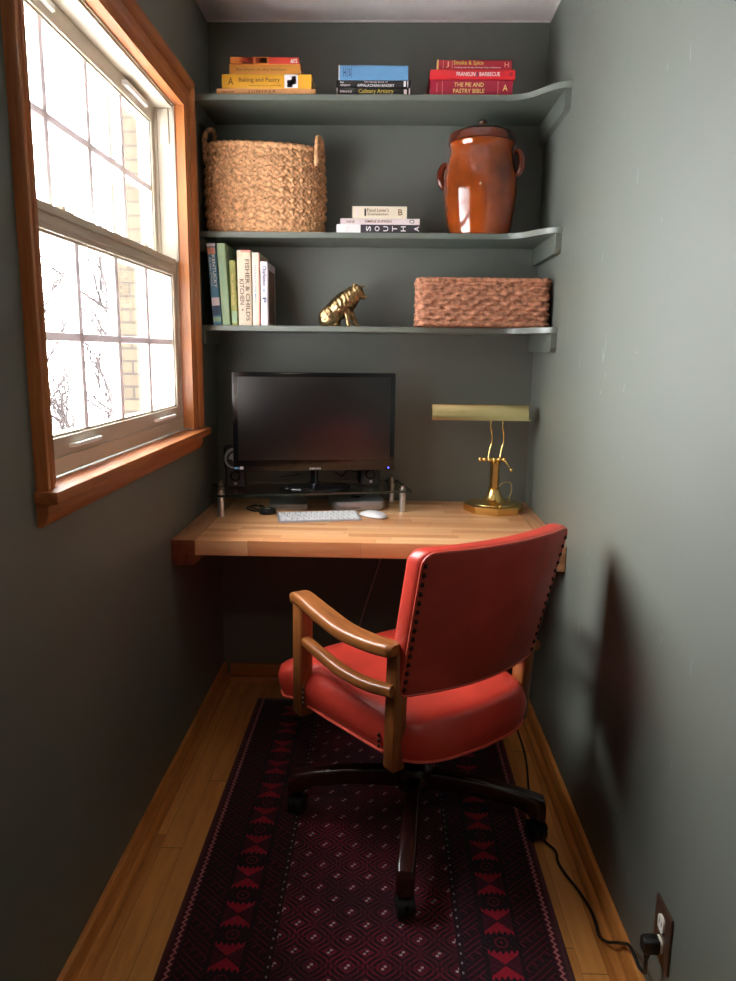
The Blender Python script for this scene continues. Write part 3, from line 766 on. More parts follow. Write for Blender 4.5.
# ------------------------------------------------------------------ pig
def pig():
    k = .000425; ob = bmesh.new()
    def P(px, pz, y=0): return Vector(((px-358)*k, y, (460-pz)*k))
    def blob(p, r, sc=(1, 1, 1), rot=0):
        r = r*(1.28 if r > .014 else 1.12)
        bmesh.ops.create_icosphere(ob, subdivisions=3, radius=1, matrix=Matrix.Translation(p) @ Matrix.Rotation(rot, 4, 'Y') @ Matrix.Diagonal((r*sc[0], r*sc[1], r*sc[2], 1)))
    def limb(a, b, r0, r1, n=8):
        for i in range(n+1):
            t = i/n; blob(a.lerp(b, t), r0+(r1-r0)*t)
    limb(P(235, 395), P(330, 310), .027, .030, 8)          # rump to barrel
    limb(P(330, 310), P(400, 250), .031, .029, 6)
    limb(P(400, 250), P(455, 195), .028, .022, 6)          # neck
    blob(P(465, 185), .0215)
    limb(P(475, 195), P(532, 222), .016, .0085, 7)         # snout
    blob(P(540, 222), .0085, (.6, 1, 1))
    for sy in (-1, 1):
        blob(P(255, 385, sy*.020), .027, (1.1, .6, 1.15), .5)       # haunch
        limb(P(255, 440, sy*.022), P(315, 448, sy*.024), .010, .0085)
        limb(P(395, 300, sy*.014), P(405 if sy < 0 else 445, 400, sy*.016), .013, .0085)
        limb(P(405 if sy < 0 else 445, 400, sy*.016), P(412 if sy < 0 else 462, 446, sy*.017), .0078, .0072)
        blob(P(420 if sy < 0 else 470, 450, sy*.017), .008, (1.2, 1, .6))
        e0 = P(462, 158, sy*.012); e1 = P(448 if sy < 0 else 500, 122, sy*.022); e2 = P(470 if sy < 0 else 545, 122 if sy < 0 else 130, sy*.020)
        for i in range(7):
            t = i/6; blob(e0.lerp(e1, t).lerp(e2, t*t), .0085*(1-t*.75), (1, .55, 1))
    limb(P(205, 400), P(195, 430), .006, .004, 4)
    me = bpy.data.meshes.new('pig_raw'); ob.to_mesh(me); ob.free()
    o = bpy.data.objects.new('pig_raw', me); C.objects.link(o)
    rm = o.modifiers.new('r', 'REMESH'); rm.mode = 'VOXEL'; rm.voxel_size = .0014
    s_ = o.modifiers.new('s', 'SMOOTH'); s_.iterations = 6; s_.factor = .6
    dg = bpy.context.evaluated_depsgraph_get(); dg.update()
    m2 = bpy.data.meshes.new_from_object(o.evaluated_get(dg)); bpy.data.objects.remove(o)
    for v in m2.vertices:      # hair and wrinkles cut in the casting
        c_ = v.co; amp = .0009
        v.co += v.normal*amp*(noise.noise(c_*110)+.8*math.sin((c_.x*.75+c_.z*.6)*420+noise.noise(c_*40)*3)*(1 if c_.z > .055 else .3))
    m2.materials.clear(); m2.materials.append(M['bronze'])
    for p_ in m2.polygons: p_.use_smooth = True
    return m2
pg = bpy.data.objects.new('pig_figurine', pig()); C.objects.link(pg); pg.location = (.486, -.16, Z3+.002); pg.rotation_euler[2] = math.radians(-6)
tag(pg, 'small bronze sitting pig figurine on the lowest shelf', 'figurine')

# ------------------------------------------------------------------ desk riser and computer
YAW = math.radians(12)
rz = thing('monitor_riser', 'smoked glass monitor riser on four steel posts', 'monitor stand', (.375, -.184, .75), (0, 0, YAW))
mb = MB(M['glass_shelf']); mb.prism(rrect(.70, .232, .012, 4), .072, .079); mb.mats.append(M['felt'])
for f in mb.bm.faces:
    f.normal_update()
    if abs(f.normal.z) < .5: f.material_index = 1
mb.build('glass_top', rz)
for sx in (-1, 1):
    for sy in (-1, 1):
        mb = MB(M['steel']); mb.lathe([(.012, .0), (.012, .004), (.0115, .006), (.0115, .068), (.011, .070), (.011, .072)], (sx*.320, sy*.092, 0), 24)
        mb.lathe([(.012, .079), (.012, .083), (.007, .085), (.007, .093), (.001, .094)], (sx*.320, sy*.092, 0), 20); mb.build('post', rz)
RZ = .829
mo = thing('monitor', 'wide black computer monitor standing on the glass riser', 'monitor', (.392, -.213, RZ+.001), (0, 0, math.radians(9)))
mb = MB(M['black_gloss']); mz0, mz1 = .067, .411; mw = .284
mb.box((0, -.012, (mz0+mz1)/2), (mw*2, .022, mz1-mz0), .006)
mb.box((0, .012, (mz0+mz1)/2), (mw*1.7, .034, (mz1-mz0)*.8), .012)
mb.build('frame', mo)
mb = MB(M['screen']); mb.box((0, -.0236, (mz0+mz1)/2+.012), (mw*2-.036, .002, mz1-mz0-.056), .0004); mb.build('screen', mo)
mb = MB(M['white_pl']); mb.text('SAMSUNG', (0, -.0236, mz0+.009), (1, 0, 0), (0, 0, 1), .040, .0065); mb.build('lettering', mo)
mb = MB(B['lilac'], B['blue']); mb.b2(-.262, -.250, -.0242, -.0232, mz0+.008, mz0+.018); mb.use(B['blue']).b2(-.282, -.264, -.0242, -.0232, mz0+.009, mz0+.016); mb.build('sticker', mo)
mb = MB(M['led']); mb.lathe([(.0025, 0), (.0025, .001)], (.262, -.0232, mz0+.010), 10, True, Matrix.Rotation(PI/2, 4, 'X')); mb.build('power_light', mo)
mb = MB(M['black_gloss'])
mb.tube([(0, .01, .012), (0, .012, .04), (0, .014, .12)], [.024, .019, .022], 16, True, True, .7); mb.build('neck', mo)
mb = MB(M['black_gloss']); rings = []
for s_, z in ((.97, 0), (1, .003), (1, .007), (.96, .011), (.6, .014), (.2, .018)):
    rings.append([Vector((.128*s_*math.cos(a*PI/24), -.005+.074*s_*math.sin(a*PI/24), z)) for a in range(48)])
mb.loft(rings); mb.build('base', mo)
def speaker(label, loc, yaw, lean=-4):
    o = thing('speaker', label, 'speaker', loc, (0, 0, math.radians(yaw)), 'small computer speakers on the riser')
    mb = MB(M['black_matte'])
    rings = []
    for z, w, d_, dy in ((0, .070, .072, 0), (.004, .076, .080, 0), (.05, .074, .076, .004), (.085, .080, .070, .008), (.13, .080, .060, .012), (.143, .074, .048, .014), (.147, .056, .034, .014)):
        rings.append([Vector((p_[0], p_[1]+dy, z)) for p_ in rrect(w, d_, .014, 4)])
    mb.loft(rings); mb.build('cabinet', o)
    ax = Matrix.Rotation(PI/2, 4, 'X')
    mb = MB(M['speaker_sil']); mb.lathe([(.038, 0), (.038, .010), (.034, .014), (.030, .012), (.030, .006)], (0, -.018, .103), 36, True, ax); mb.build('driver_ring', o)
    mb = MB(M['black_matte'], M['speaker_sil']); mb.lathe([(.030, .004), (.026, .009), (.020, .005)], (0, -.018, .103), 32, True, ax)
    mb.use(M['speaker_sil']); mb.lathe([(.022, .004), (.014, .002), (.012, .008), (.006, .012), (.001, .013)], (0, -.018, .103), 28, True, ax); mb.build('cone', o)
    mb = MB(M['black_gloss']); mb.lathe([(.019, 0), (.019, .004), (.015, .006), (.011, -.002), (.001, -.004)], (0, -.033, .042), 28, True, ax); mb.build('bass_port', o)
    mb = MB(M['speaker_sil']); mb.b2(-.005, .005, -.0412, -.0400, .010, .020); mb.build('badge', o)
    return o
speaker('small black speaker with silver cone, left of the monitor', (.100, -.180, RZ+.0005), 12)
speaker('small black speaker half hidden under the right end of the monitor', (.583, -.094, RZ+.0005), 12)

mm = thing('mini_computer', 'square silver mini computer under the glass riser', 'computer', (.535, -.128, .751), (0, 0, YAW))
mb = MB(M['alu']); rings = []
for s_, z in ((.94, 0), (.985, .003), (1, .007), (1, .030), (.985, .034), (.96, .0355)):
    rings.append([Vector((p_[0]*s_, p_[1]*s_, z)) for p_ in rrect(.195, .195, .035, 8)])
mb.loft(rings); mb.build('case', mm)
mb = MB(M['black_gloss'])
ap_ = [(.021*math.cos(a)*(1-.08*math.cos(2*a)), .022*math.sin(a)-(.004 if abs(math.cos(a)) < .3 else 0)) for a in [k*PI/16 for k in range(32)]]
mb.prism(ap_, .0354, .0361); mb.prism([(.001, .024), (.007, .028), (.009, .036), (.003, .032)], .0354, .0361); mb.build('emblem', mm)
mb = MB(M['dark']); mb.b2(-.03, .0, -.0984, -.0972, .012, .0135); mb.build('drive_slot', mm)
mb = MB(M['dark']); mb.b2(.065, .068, -.0984, -.0972, .012, .015); mb.build('sensor', mm)
M['alu_dark'] = M['alu']
dv = thing('disc_drive', 'flat silver external disc drive left of the mini computer', 'disc drive', (.290, -.150, .751), (0, 0, math.radians(8)))
mb = MB(M['alu_dark']); mb.prism(rrect(.138, .135, .010, 4), .006, .0185); mb.build('lid', dv)
mb = MB(M['alu']); mb.prism(rrect(.137, .134, .010, 4), 0, .008); mb.build('case', dv)
mb = MB(M['dark']); mb.b2(-.055, .055, -.0682, -.0668, .0095, .0105); mb.build('disc_slot', dv)
hb = thing('round_hub', 'round black puck with a coiled cable left of keyboard', 'hub', (.232, -.278, .750))
mb = MB(M['black_matte']); mb.lathe([(.029, 0), (.030, .003), (.030, .012), (.027, .017), (.001, .018)], n=36); mb.build('puck', hb)
mb = MB(M['speaker_sil']); mb.lathe([(.011, .0176), (.011, .0186), (.008, .0188)], n=24); mb.build('dial', hb)
mb = MB(M['cable'])
mb.tube(sm([(-.02, .01, .006), (-.055, .02, .004), (-.085, .06, .004), (-.075, .10, .004), (-.045, .115, .004), (-.028, .095, .004)], 8), .0028, 6)
mb.tube(sm([(-.015, .02, .006), (-.05, .035, .008), (-.075, .07, .009), (-.060, .10, .008), (-.040, .075, .009), (-.03, .06, .006)], 8), .0026, 6); mb.build('cable', hb)

M['kb'] = mat('keyboard_case', srgb(176, 176, 186), .35, .1, .02, 20)
kb = thing('keyboard', 'slim white and silver computer keyboard on the desk front', 'keyboard', (.418, -.342, .7505), (math.radians(0), 0, math.radians(12)))
mb = MB(M['kb']); rings = []
n0 = rrect(.279, .115, .008, 4)
mb.add([(p_[0], p_[1], 0) for p_ in n0]+[(p_[0], p_[1], .004+(p_[1]+.0575)*.06) for p_ in n0],
       [(i, (i+1) % len(n0), len(n0)+(i+1) % len(n0), len(n0)+i) for i in range(len(n0))]+[tuple(range(len(n0)))[::-1], tuple(range(len(n0), 2*len(n0)))])
mb.build('case', kb)
kmesh = {}
def key(w, h_, x, y):
    kk = (round(w, 4), round(h_, 4))
    if kk not in kmesh:
        q_ = MB(M['key']); q_.box((0, 0, .0012), (w-.0028, h_-.0028, .0024), .0006, None, 1)
        o = q_.build('key', kb); kmesh[kk] = o
    else:
        o = kmesh[kk].copy(); C.objects.link(o); o.parent = kb
    o.location = (x, y, .0042+(y+.0575)*.06); o.rotation_euler[0] = math.atan(.06)
u_ = .0190; rowsdef = [([1]*14, .010, .0485), ([1]*13+[1.25], .0185, .0335), ([1.5]+[1]*12+[.75], .0185, .0148), ([1.75]+[1]*11+[1.5], .0185, -.0038), ([2.2]+[1]*10+[2.05], .0185, -.0224), ([1, 1, 1, 1.25, 4.9, 1.25, 1, .95, .95, .95], .0185, -.0410)]
for ws, hh, y in rowsdef:
    tot = sum(ws); uu = .268/tot; x = -.134
    for w in ws: key(w*uu, hh, x+w*uu/2, y); x += w*uu
ms = thing('computer_mouse', 'low white computer mouse right of the keyboard', 'mouse', (.604, -.305, .7505), (0, 0, math.radians(-38)))
def mouse_shell():
    mb = MB(M['white_pl']); nu, nv = 32, 10; rings = []
    for j in range(nv+1):
        v = j/nv; s_ = math.cos(v*PI/2)**.55 if v < 1 else .02
        z = .004+.016*math.sin(v*PI/2); ring = []
        for i in range(nu):
            a = 2*PI*i/nu; ca, sa = math.cos(a), math.sin(a)
            ring.append(Vector((.054*s_*math.copysign(abs(ca)**.75, ca), .029*s_*math.copysign(abs(sa)**.75, sa), z*(1-.25*(ca*s_)**2) if v > .05 else z)))
        rings.append(ring)
    mb.loft(rings); return mb
mouse_shell().build('shell', ms)
mb = MB(M['alu']); mb.prism([(.050*math.cos(k*PI/12)*.98, .0265*math.sin(k*PI/12)) for k in range(24)], 0, .0045); mb.build('base_plate', ms)

cb = tag(MB(M['cable']).tube(sm([(.33, -.13, .868), (.30, -.09, .855), (.26, -.05, .845), (.235, -.022, .838)], 8), .0025, 6).build('monitor_cable'), 'thin black cable drooping behind the monitor, left of its neck', 'cable')
cb = tag(MB(M['cable']).tube(sm([(.455, -.10, .875), (.48, -.055, .850), (.50, -.035, .868), (.54, -.03, .862), (.60, -.028, .840)], 8), .0025, 6).build('monitor_cable'), 'looped black cable behind the monitor, right of its neck', 'cable')
cb = tag(MB(M['cable_pink']).tube(sm([(.66, -.04, .698), (.645, -.05, .60), (.63, -.05, .52), (.60, -.05, .42), (.565, -.05, .30), (.548, -.05, .22), (.55, -.045, .10), (.60, -.06, .012), (.75, -.06, .006), (.95, -.055, .006), (1.1, -.045, .006)], 8), .0032, 6).build('hanging_cable'), 'beige cable hanging in the dark space below the desk', 'cable')

# ------------------------------------------------------------------ brass desk lamp
lp = thing('desk_lamp', 'brass piano lamp with long trough shade at right end of desk', 'lamp', (1.040, -.160, .750), (0, 0, 0))
def octo(r, a0=PI/8): return [(r*math.cos(a0+k*PI/4), r*math.sin(a0+k*PI/4)) for k in range(8)]
mb = MB(M['brass']); rings = []
for r, z in ((.106, 0), (.108, .002), (.108, .026), (.105, .028), (.096, .029)): rings.append([Vector((p_[0], p_[1], z)) for p_ in octo(r, 0)])
mb.loft(rings, True, False); mb.build('base', lp)
mb = MB(M['brass']); mb.lathe([(.084, .028), (.082, .031), (.062, .033), (.046, .036), (.036, .046), (.028, .058), (.022, .070), (.020, .078), (.022, .080), (.022, .083), (.018, .085)], n=48); mb.build('base_dome', lp)
mb = MB(M['brass']); rings = []
for r, z in ((.0175, .083), (.0175, .168), (.020, .170), (.020, .176), (.014, .180)): rings.append([Vector((p_[0], p_[1], z)) for p_ in [(r*math.cos(k*PI/3), r*math.sin(k*PI/3)) for k in range(6)]])
mb.loft(rings, True, False); mb.build('column', lp)
mb = MB(M['brass'])
mb.tube([(-.054, 0, .187), (.034, 0, .187)], .0042, 10)
for x in (-.054, -.038, -.020, -.003, .014, .032): mb.ball((x, 0, .187), .0088, 8)
mb.build('crossbar', lp)
mb = MB(M['brass']); mb.tube([(.032, -.004, .187), (.042, -.012, .172), (.054, -.018, .154)], .0035, 8); mb.ball((.056, -.019, .152), .006, 8); mb.build('clamp_lever', lp)
for x in (-.020, .022):
    mb = MB(M['brass']); mb.tube(sm([(x-.006, .002, .186), (x+.000, .006, .225), (x+.006, .006, .250), (x+.005, .004, .280), (x+.000, 0, .305), (x+.001, 0, .345)], 6), .0027, 8); mb.build('arm', lp)
sh0, sh1 = -.234, .104; zs = .334
mb = MB(M['brass_lt'])
prf = [(-.047, 0), (-.046, .024), (-.027, .050), (.027, .050), (.046, .024), (.047, 0)]
inn = [(p_[0]*.94, p_[1]*.94) for p_ in prf][::-1]
pl = prf+inn; vs = [(x, p_[0], zs+p_[1]) for x in (sh0, sh1) for p_ in pl]; n_ = len(pl)
mb.add(vs, [(i, (i+1) % n_, n_+(i+1) % n_, n_+i) for i in range(n_)])
for i in range(5):
    j = n_-1-i
    for o_ in (0, n_): mb.add([vs[o_+i], vs[o_+i+1], vs[o_+j-1], vs[o_+j]], [(0, 1, 2, 3)])
for x in (sh0, sh1):      # end caps
    xx = (x, x+.0015) if x < 0 else (x-.0015, x)
    v2 = [(q_, p_[0]*.99, zs+p_[1]*.99) for q_ in xx for p_ in prf]
    mb.add(v2, [(i, (i+1) % 6, 6+(i+1) % 6, 6+i) for i in range(6)]+[tuple(range(6)), tuple(range(6, 12))])
mb.b2(sh0-.002, sh1+.010, -.050, -.045, zs-.003, zs+.001); mb.b2(sh0-.002, sh1+.010, .045, .050, zs-.003, zs+.001)
mb.build('lamp_shade', lp)
mb = MB(M['white_pl']); mb.tube([(sh0+.05, 0, zs+.026), (sh1-.05, 0, zs+.026)], .012, 14); mb.build('bulb', lp)
mb = MB(M['brass']); mb.b2(-.035, .037, -.006, .006, zs+.006, zs+.012); mb.build('bulb_holder', lp)
mb = MB(M['cable_gold']); mb.tube(sm([(.02, .05, .03), (.024, .095, .055), (.05, .115, .082), (.080, .125, .080), (.085, .12, .05), (.075, .115, .02), (.08, .118, .004), (.11, .125, .004)], 8), .0022, 6); mb.build('cord', lp)
mb = MB(M['brass']); mb.tube([(.012, -.084, .024), (.012, -.084, .036)], .003, 8); mb.build('switch', lp)

# ------------------------------------------------------------------ rug
rg = MB(M['rug']); nx_, ny_ = 40, 90; x0r, y0r, y1r = .617, -2.35, -.185
vs = []; nxx = nx_+1
for j in range(ny_+1):
    for i in range(nxx):
        yy = y0r+(y1r-y0r)*j/ny_; xx = -.447+.894*i/nx_
        e_ = abs(xx)/.447; wv = .008*noise.noise(Vector((math.copysign(1, xx)*3, yy*2.2, 0)))*e_**3
        z_ = .007+.0012*noise.noise(Vector((xx*5, yy*5, 3))) if .001 < i < nx_ and 0 < j < ny_ else .004
        vs.append((xx+wv, yy-y0r, z_))
rg.add(vs, [(j*nxx+i, j*nxx+i+1, (j+1)*nxx+i+1, (j+1)*nxx+i) for j in range(ny_) for i in range(nx_)], True)
nb = len(vs)
edge = [i for i in range(nxx)]+[j*nxx+nx_ for j in range(1, ny_+1)]+[ny_*nxx+i for i in range(nx_-1, -1, -1)]+[j*nxx for j in range(ny_-1, 0, -1)]
bot = [(vs[i][0], vs[i][1], .0004) for i in edge]; topv = [vs[i] for i in edge]; ne = len(edge)
rg.add(topv+bot, [(i, (i+1) % ne, ne+(i+1) % ne, ne+i) for i in range(ne)])
bmesh.ops.remove_doubles(rg.bm, verts=rg.bm.verts[:], dist=1e-5)
o = rg.build('rug', None, (x0r, y0r, 0), 0); tag(o, 'dark red patterned wool runner rug on the wood floor', 'rug')

# ------------------------------------------------------------------ chair
# local frame: origin on the floor under the swivel, x along the back to the right, y towards the seat front
CA = math.radians(37.2); ch = thing('desk_chair', 'red leather swivel armchair with oak arms pulled up to the desk', 'chair', (.738, -.942, 0), (0, 0, CA))
e_ = Vector((math.cos(CA), math.sin(CA))); f_ = Vector((-math.sin(CA), math.cos(CA))); dO = Vector((.848-.738, -1.124+.942))
OX, OY = dO.dot(e_), dO.dot(f_)          # rear posts' line in local coordinates
def cp(u, v, z): return Vector((OX+u, OY+v, z))
def seat_outline(s_, dz=0, infl=0):
    pts = []
    N = 96
    for k in range(N):
        a = 2*PI*k/N; ca, sa = math.cos(a), math.sin(a)
        ex = .30
        x = math.copysign(abs(ca)**ex, ca); y = math.copysign(abs(sa)**ex, sa)
        t = (y+1)/2                                  # 0 rear .. 1 front
        hw_s = .205+(.252-.205)*t
        v = .196+.228*y+(.062*t*t)
        if y < 0: v -= .035*(1-x*x)*(-y)
        else: v += .014*(1-x*x)*y
        if v > .398: hw_s += .022*min(1, (v-.398)/.022); v += .012*min(1, (v-.398)/.022)
        u = (hw_s+infl)*x*s_; v = .196+(v-.196)*(s_+infl/.23)
        pts.append(cp(u, v, 0))
    return pts
mb = MB(M['leather']); rings = []
prof = [(.90, 0, .388), (.985, 0, .385), (1, .0, .392), (1, .006, .415), (1, .008, .435), (1, .004, .455), (.985, 0, .468), (.95, 0, .477), (.88, 0, .484), (.7, 0, .492), (.45, 0, .497), (.2, 0, .499), (.02, 0, .4995)]
for s_, inf, z in prof:
    rings.append([Vector((p_.x, p_.y, z-(.012*((p_.y-OY)/.42-.5) if z > .46 else 0))) for p_ in seat_outline(s_, 0, inf)])
mb.loft(rings); mb.build('seat', ch, None, 60)
mb = MB(M['piping']); r_ = [Vector((p_.x, p_.y, .388)) for p_ in seat_outline(1.004)]; mb.tube(r_+[r_[0]], .0035, 6, False); mb.build('seat_piping', ch)
mb = MB(M['basewood']); mb.prism([(p_.x, p_.y) for p_ in seat_outline(.93)], .372, .387); mb.build('seat_board', ch)
# back: (a, t, d) space bent into a shallow curve and leaned
BZ0, BZ1 = .548, .910
def bmap(a, z, d_):
    t = (z-BZ0)/(BZ1-BZ0); hw_b = .219+.014*t
    u = a*hw_b; v = -.050-.088*t-.012*math.sin(PI*max(0, min(1, t)))*0+.042*a*a+d_
    return cp(u, v, z)
def back_outline(s_):
    """rounded rectangle in (a,z), scaled about the middle"""
    pts = []
    hz = (BZ1-BZ0)/2; zc = (BZ1+BZ0)/2; ra, rz_ = .13, .030
    for sx, sy, a0 in ((1, 1, 0), (-1, 1, PI/2), (-1, -1, PI), (1, -1, 1.5*PI)):
        rr = 1.0 if sy > 0 else .45
        for k in range(7):
            an = a0+PI/2*k/6
            pts.append((sx*(1-ra*rr)+ra*rr*math.cos(an), sy*(hz-rz_*rr)+rz_*rr*math.sin(an)))
        # straight run to the next corner
        nxt = {(1, 1): (-1, 1), (-1, 1): (-1, -1), (-1, -1): (1, -1), (1, -1): (1, 1)}[(sx, sy)]
        n2 = 1.0 if nxt[1] > 0 else .45
        p0 = pts[-1]; a1 = {(1, 1): PI/2, (-1, 1): PI, (-1, -1): 1.5*PI, (1, -1): 0}[(sx, sy)]
        p1 = (nxt[0]*(1-ra*n2)+ra*n2*math.cos(a1), nxt[1]*(hz-rz_*n2)+rz_*n2*math.sin(a1))
        for k in range(1, 10):
            t = k/10; pts.append((p0[0]+(p1[0]-p0[0])*t, p0[1]+(p1[1]-p0[1])*t))
    return [(p_[0]*s_, zc+p_[1]*s_) for p_ in pts]
mb = MB(M['leather_shaded'], M['leather']); rings = []
for s_, d_ in ((.02, .001), (.4, .001), (.75, .001), (.93, .0), (.975, .001)): rings.append([bmap(a, z, d_) for a, z in back_outline(s_)])
mb.loft(rings)
mb.use(M['leather']); rings = []
for s_, d_ in ((.975, .001), (.995, .006), (1, .014), (1, .036), (.985, .048), (.95, .056), (.85, .062), (.6, .066), (.3, .068), (.02, .0685)): rings.append([bmap(a, z, d_) for a, z in back_outline(s_)])
mb.loft(rings); bmesh.ops.remove_doubles(mb.bm, verts=mb.bm.verts[:], dist=1e-5)
back = mb.build('backrest', ch, None, 60)
mb = MB(M['piping']); r_ = [bmap(a, z, .0015) for a, z in back_outline(.978)]; mb.tube(r_+[r_[0]], .0030, 6, False); mb.build('piping', back)
proto = None
for sx in (-1, 1):
    for k in range(15):
        z = BZ0+.022+k*.0220; p_ = bmap(sx*.948, z, -.0005)
        if proto is None:
            mb = MB(M['nail']); mb.lathe([(.0055, 0), (.005, .002), (.003, .0036), (.001, .0042)], n=12); no = mb.build('nail_head', back); proto = no
        else: no = proto.copy(); C.objects.link(no); no.parent = back
        no.location = p_; no.rotation_euler = (PI/2, 0, 0)
# posts
def post(mb, a, b, w=.044, d_=.044, bev=.005):
    a, b = Vector(a), Vector(b); rings = []
    for p_, k in ((a, .9), (a+(b-a)*.01, 1), (b-(b-a)*.01, 1), (b, .9)):
        rings.append([Vector((p_.x+q_[0]*k, p_.y+q_[1]*k, p_.z)) for q_ in rrect(w, d_, bev, 2)])
    mb.loft(rings, True, True)
for sx in (-1, 1):
    mb = MB(M['chairwood']); post(mb, cp(sx*.243, .368, .362), cp(sx*.243, .364, .672), .038, .044); mb.build('front_post', ch)
    mb = MB(M['chairwood']); a, b = cp(sx*.206, .018, .362), cp(sx*.214, .000, .665)
    post(mb, a, b, .036, .040); mb.build('rear_post', ch)
    # arm: flat board, rounded front, bowed outwards
    mb = MB(M['chairwood_y']); path = sm([cp(sx*.240, .398, .676), cp(sx*.243, .36, .684), cp(sx*.256, .25, .678), cp(sx*.262, .14, .670), cp(sx*.250, .045, .668), cp(sx*(.236 if sx < 0 else .222), -.022 if sx < 0 else -.002, .672)], 8)
    rings = []
    for i, p_ in enumerate(path):
        t = (path[min(i+1, len(path)-1)]-path[max(i-1, 0)]).normalized(); side = Vector((0, 0, 1)).cross(t).normalized(); upv = t.cross(side)
        k = i/(len(path)-1); w = .046+.010*math.sin(PI*k); h_ = .030
        if i == 0: w *= .8; h_ *= .55
        if i == len(path)-1: w *= .75; h_ *= .8
        rings.append([p_+side*q_[0]+upv*q_[1] for q_ in rrect(w, h_, .009, 3)])
    mb.loft(rings); mb.build('armrest', ch)
    mb = MB(M['chairwood_y']); path = sm([cp(sx*.244, .352, .572), cp(sx*.258, .25, .572), cp(sx*.264, .14, .568), cp(sx*.252, .055, .566), cp(sx*.232, -.008, .570)], 8)
    rings = []
    for i, p_ in enumerate(path):
        t = (path[min(i+1, len(path)-1)]-path[max(i-1, 0)]).normalized(); side = Vector((0, 0, 1)).cross(t).normalized(); upv = t.cross(side)
        rings.append([p_+side*q_[0]+upv*q_[1] for q_ in rrect(.030, .026, .008, 3)])
    mb.loft(rings); mb.build('side_rail', ch)
# nails on seat sides next to the posts
for sx in (-1, 1):
    for (v0, n_) in ((.335, 4), (.055, 3)):
        for k in range(n_):
            no = proto.copy(); C.objects.link(no); no.parent = ch; no.location = cp(sx*(.2145+.057*(v0/.42)), v0, .405+k*.014); no.rotation_euler = (0, sx*PI/2, 0)
# swivel and base
mb = MB(M['black_metal']); mb.b2(-.09, .09, -.08, .08, .345, .370, .006); mb.box((0, 0, .352), (.30, .05, .03), .006); mb.box((0, 0, .352), (.05, .32, .03), .006)
mb.build('swivel_plate', ch)
mb = MB(M['black_metal']); mb.lathe([(.020, .20), (.020, .30), (.028, .305), (.032, .345)], n=28); mb.build('swivel_column', ch)
mb = MB(M['basewood']); mb.lathe([(.036, .125), (.048, .135), (.050, .190), (.040, .205), (.022, .212)], n=32); mb.build('hub', ch)
angs = [-95.6, 172.0, -7.8, 84.4]
for k, adeg in enumerate(angs):
    a = math.radians(adeg)-CA
    leg = MB(M['basewood']); rings = []
    for r, z, h_, w in ((.035, .160, .054, .040), (.10, .157, .052, .040), (.20, .146, .048, .042), (.28, .130, .046, .044), (.330, .108, .064, .046), (.350, .100, .068, .044), (.357, .095, .050, .036)):
        rings.append([Vector((r, q_[0], z+q_[1])) for q_ in rrect(w, h_, .010, 3)])
    leg.loft(rings); lo_ = leg.build('leg', ch); lo_.rotation_euler[2] = a
    cst = MB(M['rubber'], M['black_metal'])
    for sy in (-1, 1):
        cst.lathe([(.001, -.009), (.024, -.009), (.027, -.006), (.027, .006), (.024, .009), (.001, .009)], (0, sy*.012, .0270), 28, True, Matrix.Rotation(PI/2, 4, 'X'))
    cst.use(M['black_metal'])
    cst.tube([(0, 0, .027), (-.012, 0, .045), (-.015, 0, .070)], .007, 8); cst.tube([(0, -.022, .027), (0, .022, .027)], .006, 8)
    hood = []
    for j in range(9):
        th = PI*.08+PI*.75*j/8; hood.append([Vector((-.031*math.cos(th), y_, .027+.031*math.sin(th))) for y_ in (-.020, -.007, .007, .020)])
    vsx = [v for r__ in hood for v in r__]; cst.add(vsx, [(j*4+i, j*4+i+1, (j+1)*4+i+1, (j+1)*4+i) for j in range(8) for i in range(3)], True)
    co = cst.build('caster', lo_); co.location = (.336, 0, .0090); co.rotation_euler[2] = (.25, 1.3, -1.1, .6)[k]

# ------------------------------------------------------------------ outlet and cord
ot = thing('wall_outlet', 'double wall outlet with dark brown plate low on right wall', 'outlet', (W, -1.566, .230))
mb = MB(M['plate']); mb.box((-.003, 0, 0), (.005, .074, .120), .002); mb.build('cover_plate', ot)
for z in (.023, -.023):
    mb = MB(M['ivory'], M['dark']); mb.prism([(.0165*math.cos(k*PI/12), max(-.0135, min(.0135, .0165*math.sin(k*PI/12)))) for k in range(24)], 0, .004, Matrix.Translation((-.0052, 0, z)) @ Matrix.Rotation(-PI/2, 4, 'Y'))
    mb.use(M['dark']); mb.b2(-.0096, -.0090, -.007, -.005, z-.004, z+.006); mb.b2(-.0096, -.0090, .005, .007, z-.004, z+.006); mb.build('receptacle', ot)
mb = MB(M['steel']); mb.lathe([(.003, 0), (.0025, .001)], (-.0056, 0, 0), 10, True, Matrix.Rotation(-PI/2, 4, 'Y')); mb.build('screw', ot)
cd = thing('power_cord', 'black power cord running from the outlet along the floor edge', 'cord', (0, 0, 0))
mb = MB(M['rubber']); px_, py_, pz_ = W-.0098, -1.566, .207
rings = []
for dx, k in ((0, .9), (-.004, 1), (-.022, 1), (-.030, .85)): rings.append([Vector((px_+dx, py_+q_[0]*k, pz_+q_[1]*k)) for q_ in rrect(.026, .030, .005, 3)])
mb.loft(rings); mb.tube([(px_-.018, py_, pz_-.010), (px_-.020, py_, pz_-.030)], [.0075, .005], 10); mb.build('plug', cd)
mb = MB(M['cable'])
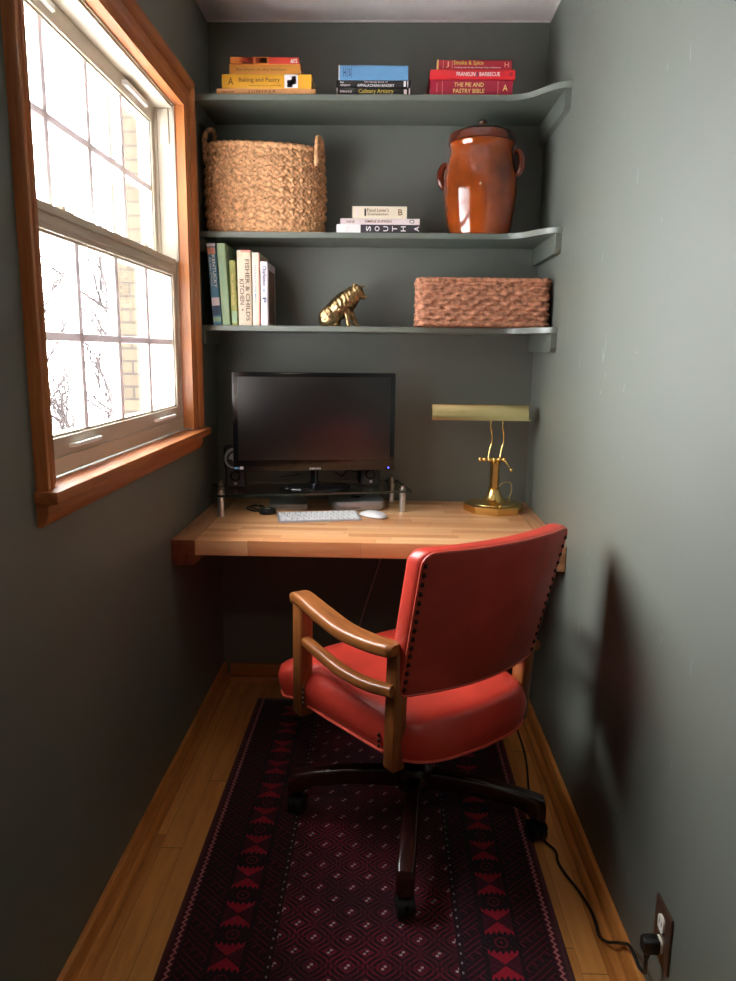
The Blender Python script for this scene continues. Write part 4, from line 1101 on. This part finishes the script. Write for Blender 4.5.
mb.tube(sm([(px_-.020, py_, pz_-.028), (px_-.018, py_+.004, .150), (W-.024, -1.55, .128), (W-.024, -1.522, .116), (W-.024, -1.492, .116), (W-.022, -1.458, .106), (W-.022, -1.425, .080), (W-.026, -1.395, .055), (W-.036, -1.365, .030), (W-.040, -1.325, .010), (W-.036, -1.28, .008), (W-.037, -1.235, .007), (W-.050, -1.17, .005), (W-.066, -1.12, .005), (W-.075, -1.075, .005), (W-.072, -1.03, .005), (W-.094, -.985, .005), (W-.110, -.90, .005), (W-.090, -.75, .005), (W-.065, -.55, .005), (W-.060, -.3, .005), (W-.050, -.08, .005), (W-.06, -.045, .02), (W-.06, -.04, .2), (W-.06, -.04, .66)], 10), .0036, 8)
mb.build('cable', cd)

# ------------------------------------------------------------------ light
wd = bpy.data.worlds.new('overcast'); S.world = wd; wd.use_nodes = True
wt = wd.node_tree; bg = wt.nodes['Background']
tc = wt.nodes.new('ShaderNodeTexCoord'); sp = wt.nodes.new('ShaderNodeSeparateXYZ'); wt.links.new(tc.outputs['Generated'], sp.inputs[0])
cr_ = wt.nodes.new('ShaderNodeValToRGB'); cr_.color_ramp.elements[0].position = 0; cr_.color_ramp.elements[0].color = (.82, .85, .88, 1)
cr_.color_ramp.elements[1].position = .6; cr_.color_ramp.elements[1].color = (.98, 1.0, .99, 1)
wt.links.new(sp.outputs[2], cr_.inputs[0]); wt.links.new(cr_.outputs[0], bg.inputs[0])
bg.inputs[1].default_value = 9.0
gm = wt.nodes.new('ShaderNodeMapRange'); gm.inputs[1].default_value = -.7; gm.inputs[2].default_value = .25; gm.inputs[3].default_value = 2.2; gm.inputs[4].default_value = 10
wt.links.new(sp.outputs[1], gm.inputs[0]); wt.links.new(gm.outputs[0], bg.inputs[1])
pl_ = bpy.data.lights.new('window_portal', 'AREA'); pl_.shape = 'RECTANGLE'; pl_.size = OY1-OY0; pl_.size_y = OZ1-OZ0; pl_.cycles.is_portal = True
po = bpy.data.objects.new('window_portal', pl_); C.objects.link(po); po.location = (-.15, (OY0+OY1)/2, (OZ0+OZ1)/2)
po.rotation_euler = (PI/2, 0, -PI/2)
# soft fill light added behind the camera, no lamp seen there
hl = bpy.data.lights.new('hall_fill_light', 'AREA'); hl.shape = 'DISK'; hl.size = .35; hl.energy = 1.5; hl.color = (1, .86, .72)
ho = bpy.data.objects.new('hall_fill_light', hl); C.objects.link(ho); ho.location = (.6, -3.3, H-.02)

# ------------------------------------------------------------------ camera
cam = bpy.data.cameras.new('camera'); cam.sensor_fit = 'HORIZONTAL'; cam.sensor_width = 36; cam.lens = 36*735.17/736
cam.clip_start = .02; co = bpy.data.objects.new('camera', cam); C.objects.link(co)
F = Vector((-0.02195305, 0.98260695, -0.18439534)); R = Vector((0.99962992, 0.02453742, 0.01174492)); U = Vector((-0.01606522, 0.18406926, 0.98278198))
mt = Matrix((R, U, -F)).transposed().to_4x4(); mt.translation = (0.64087407, -2.79919595, 1.31088404)
co.matrix_world = mt
S.camera = co
S.view_settings.view_transform = 'Standard'; S.view_settings.look = 'None'
S.view_settings.gamma = 1; S.view_settings.use_curve_mapping = False; S.view_settings.exposure = 1.8
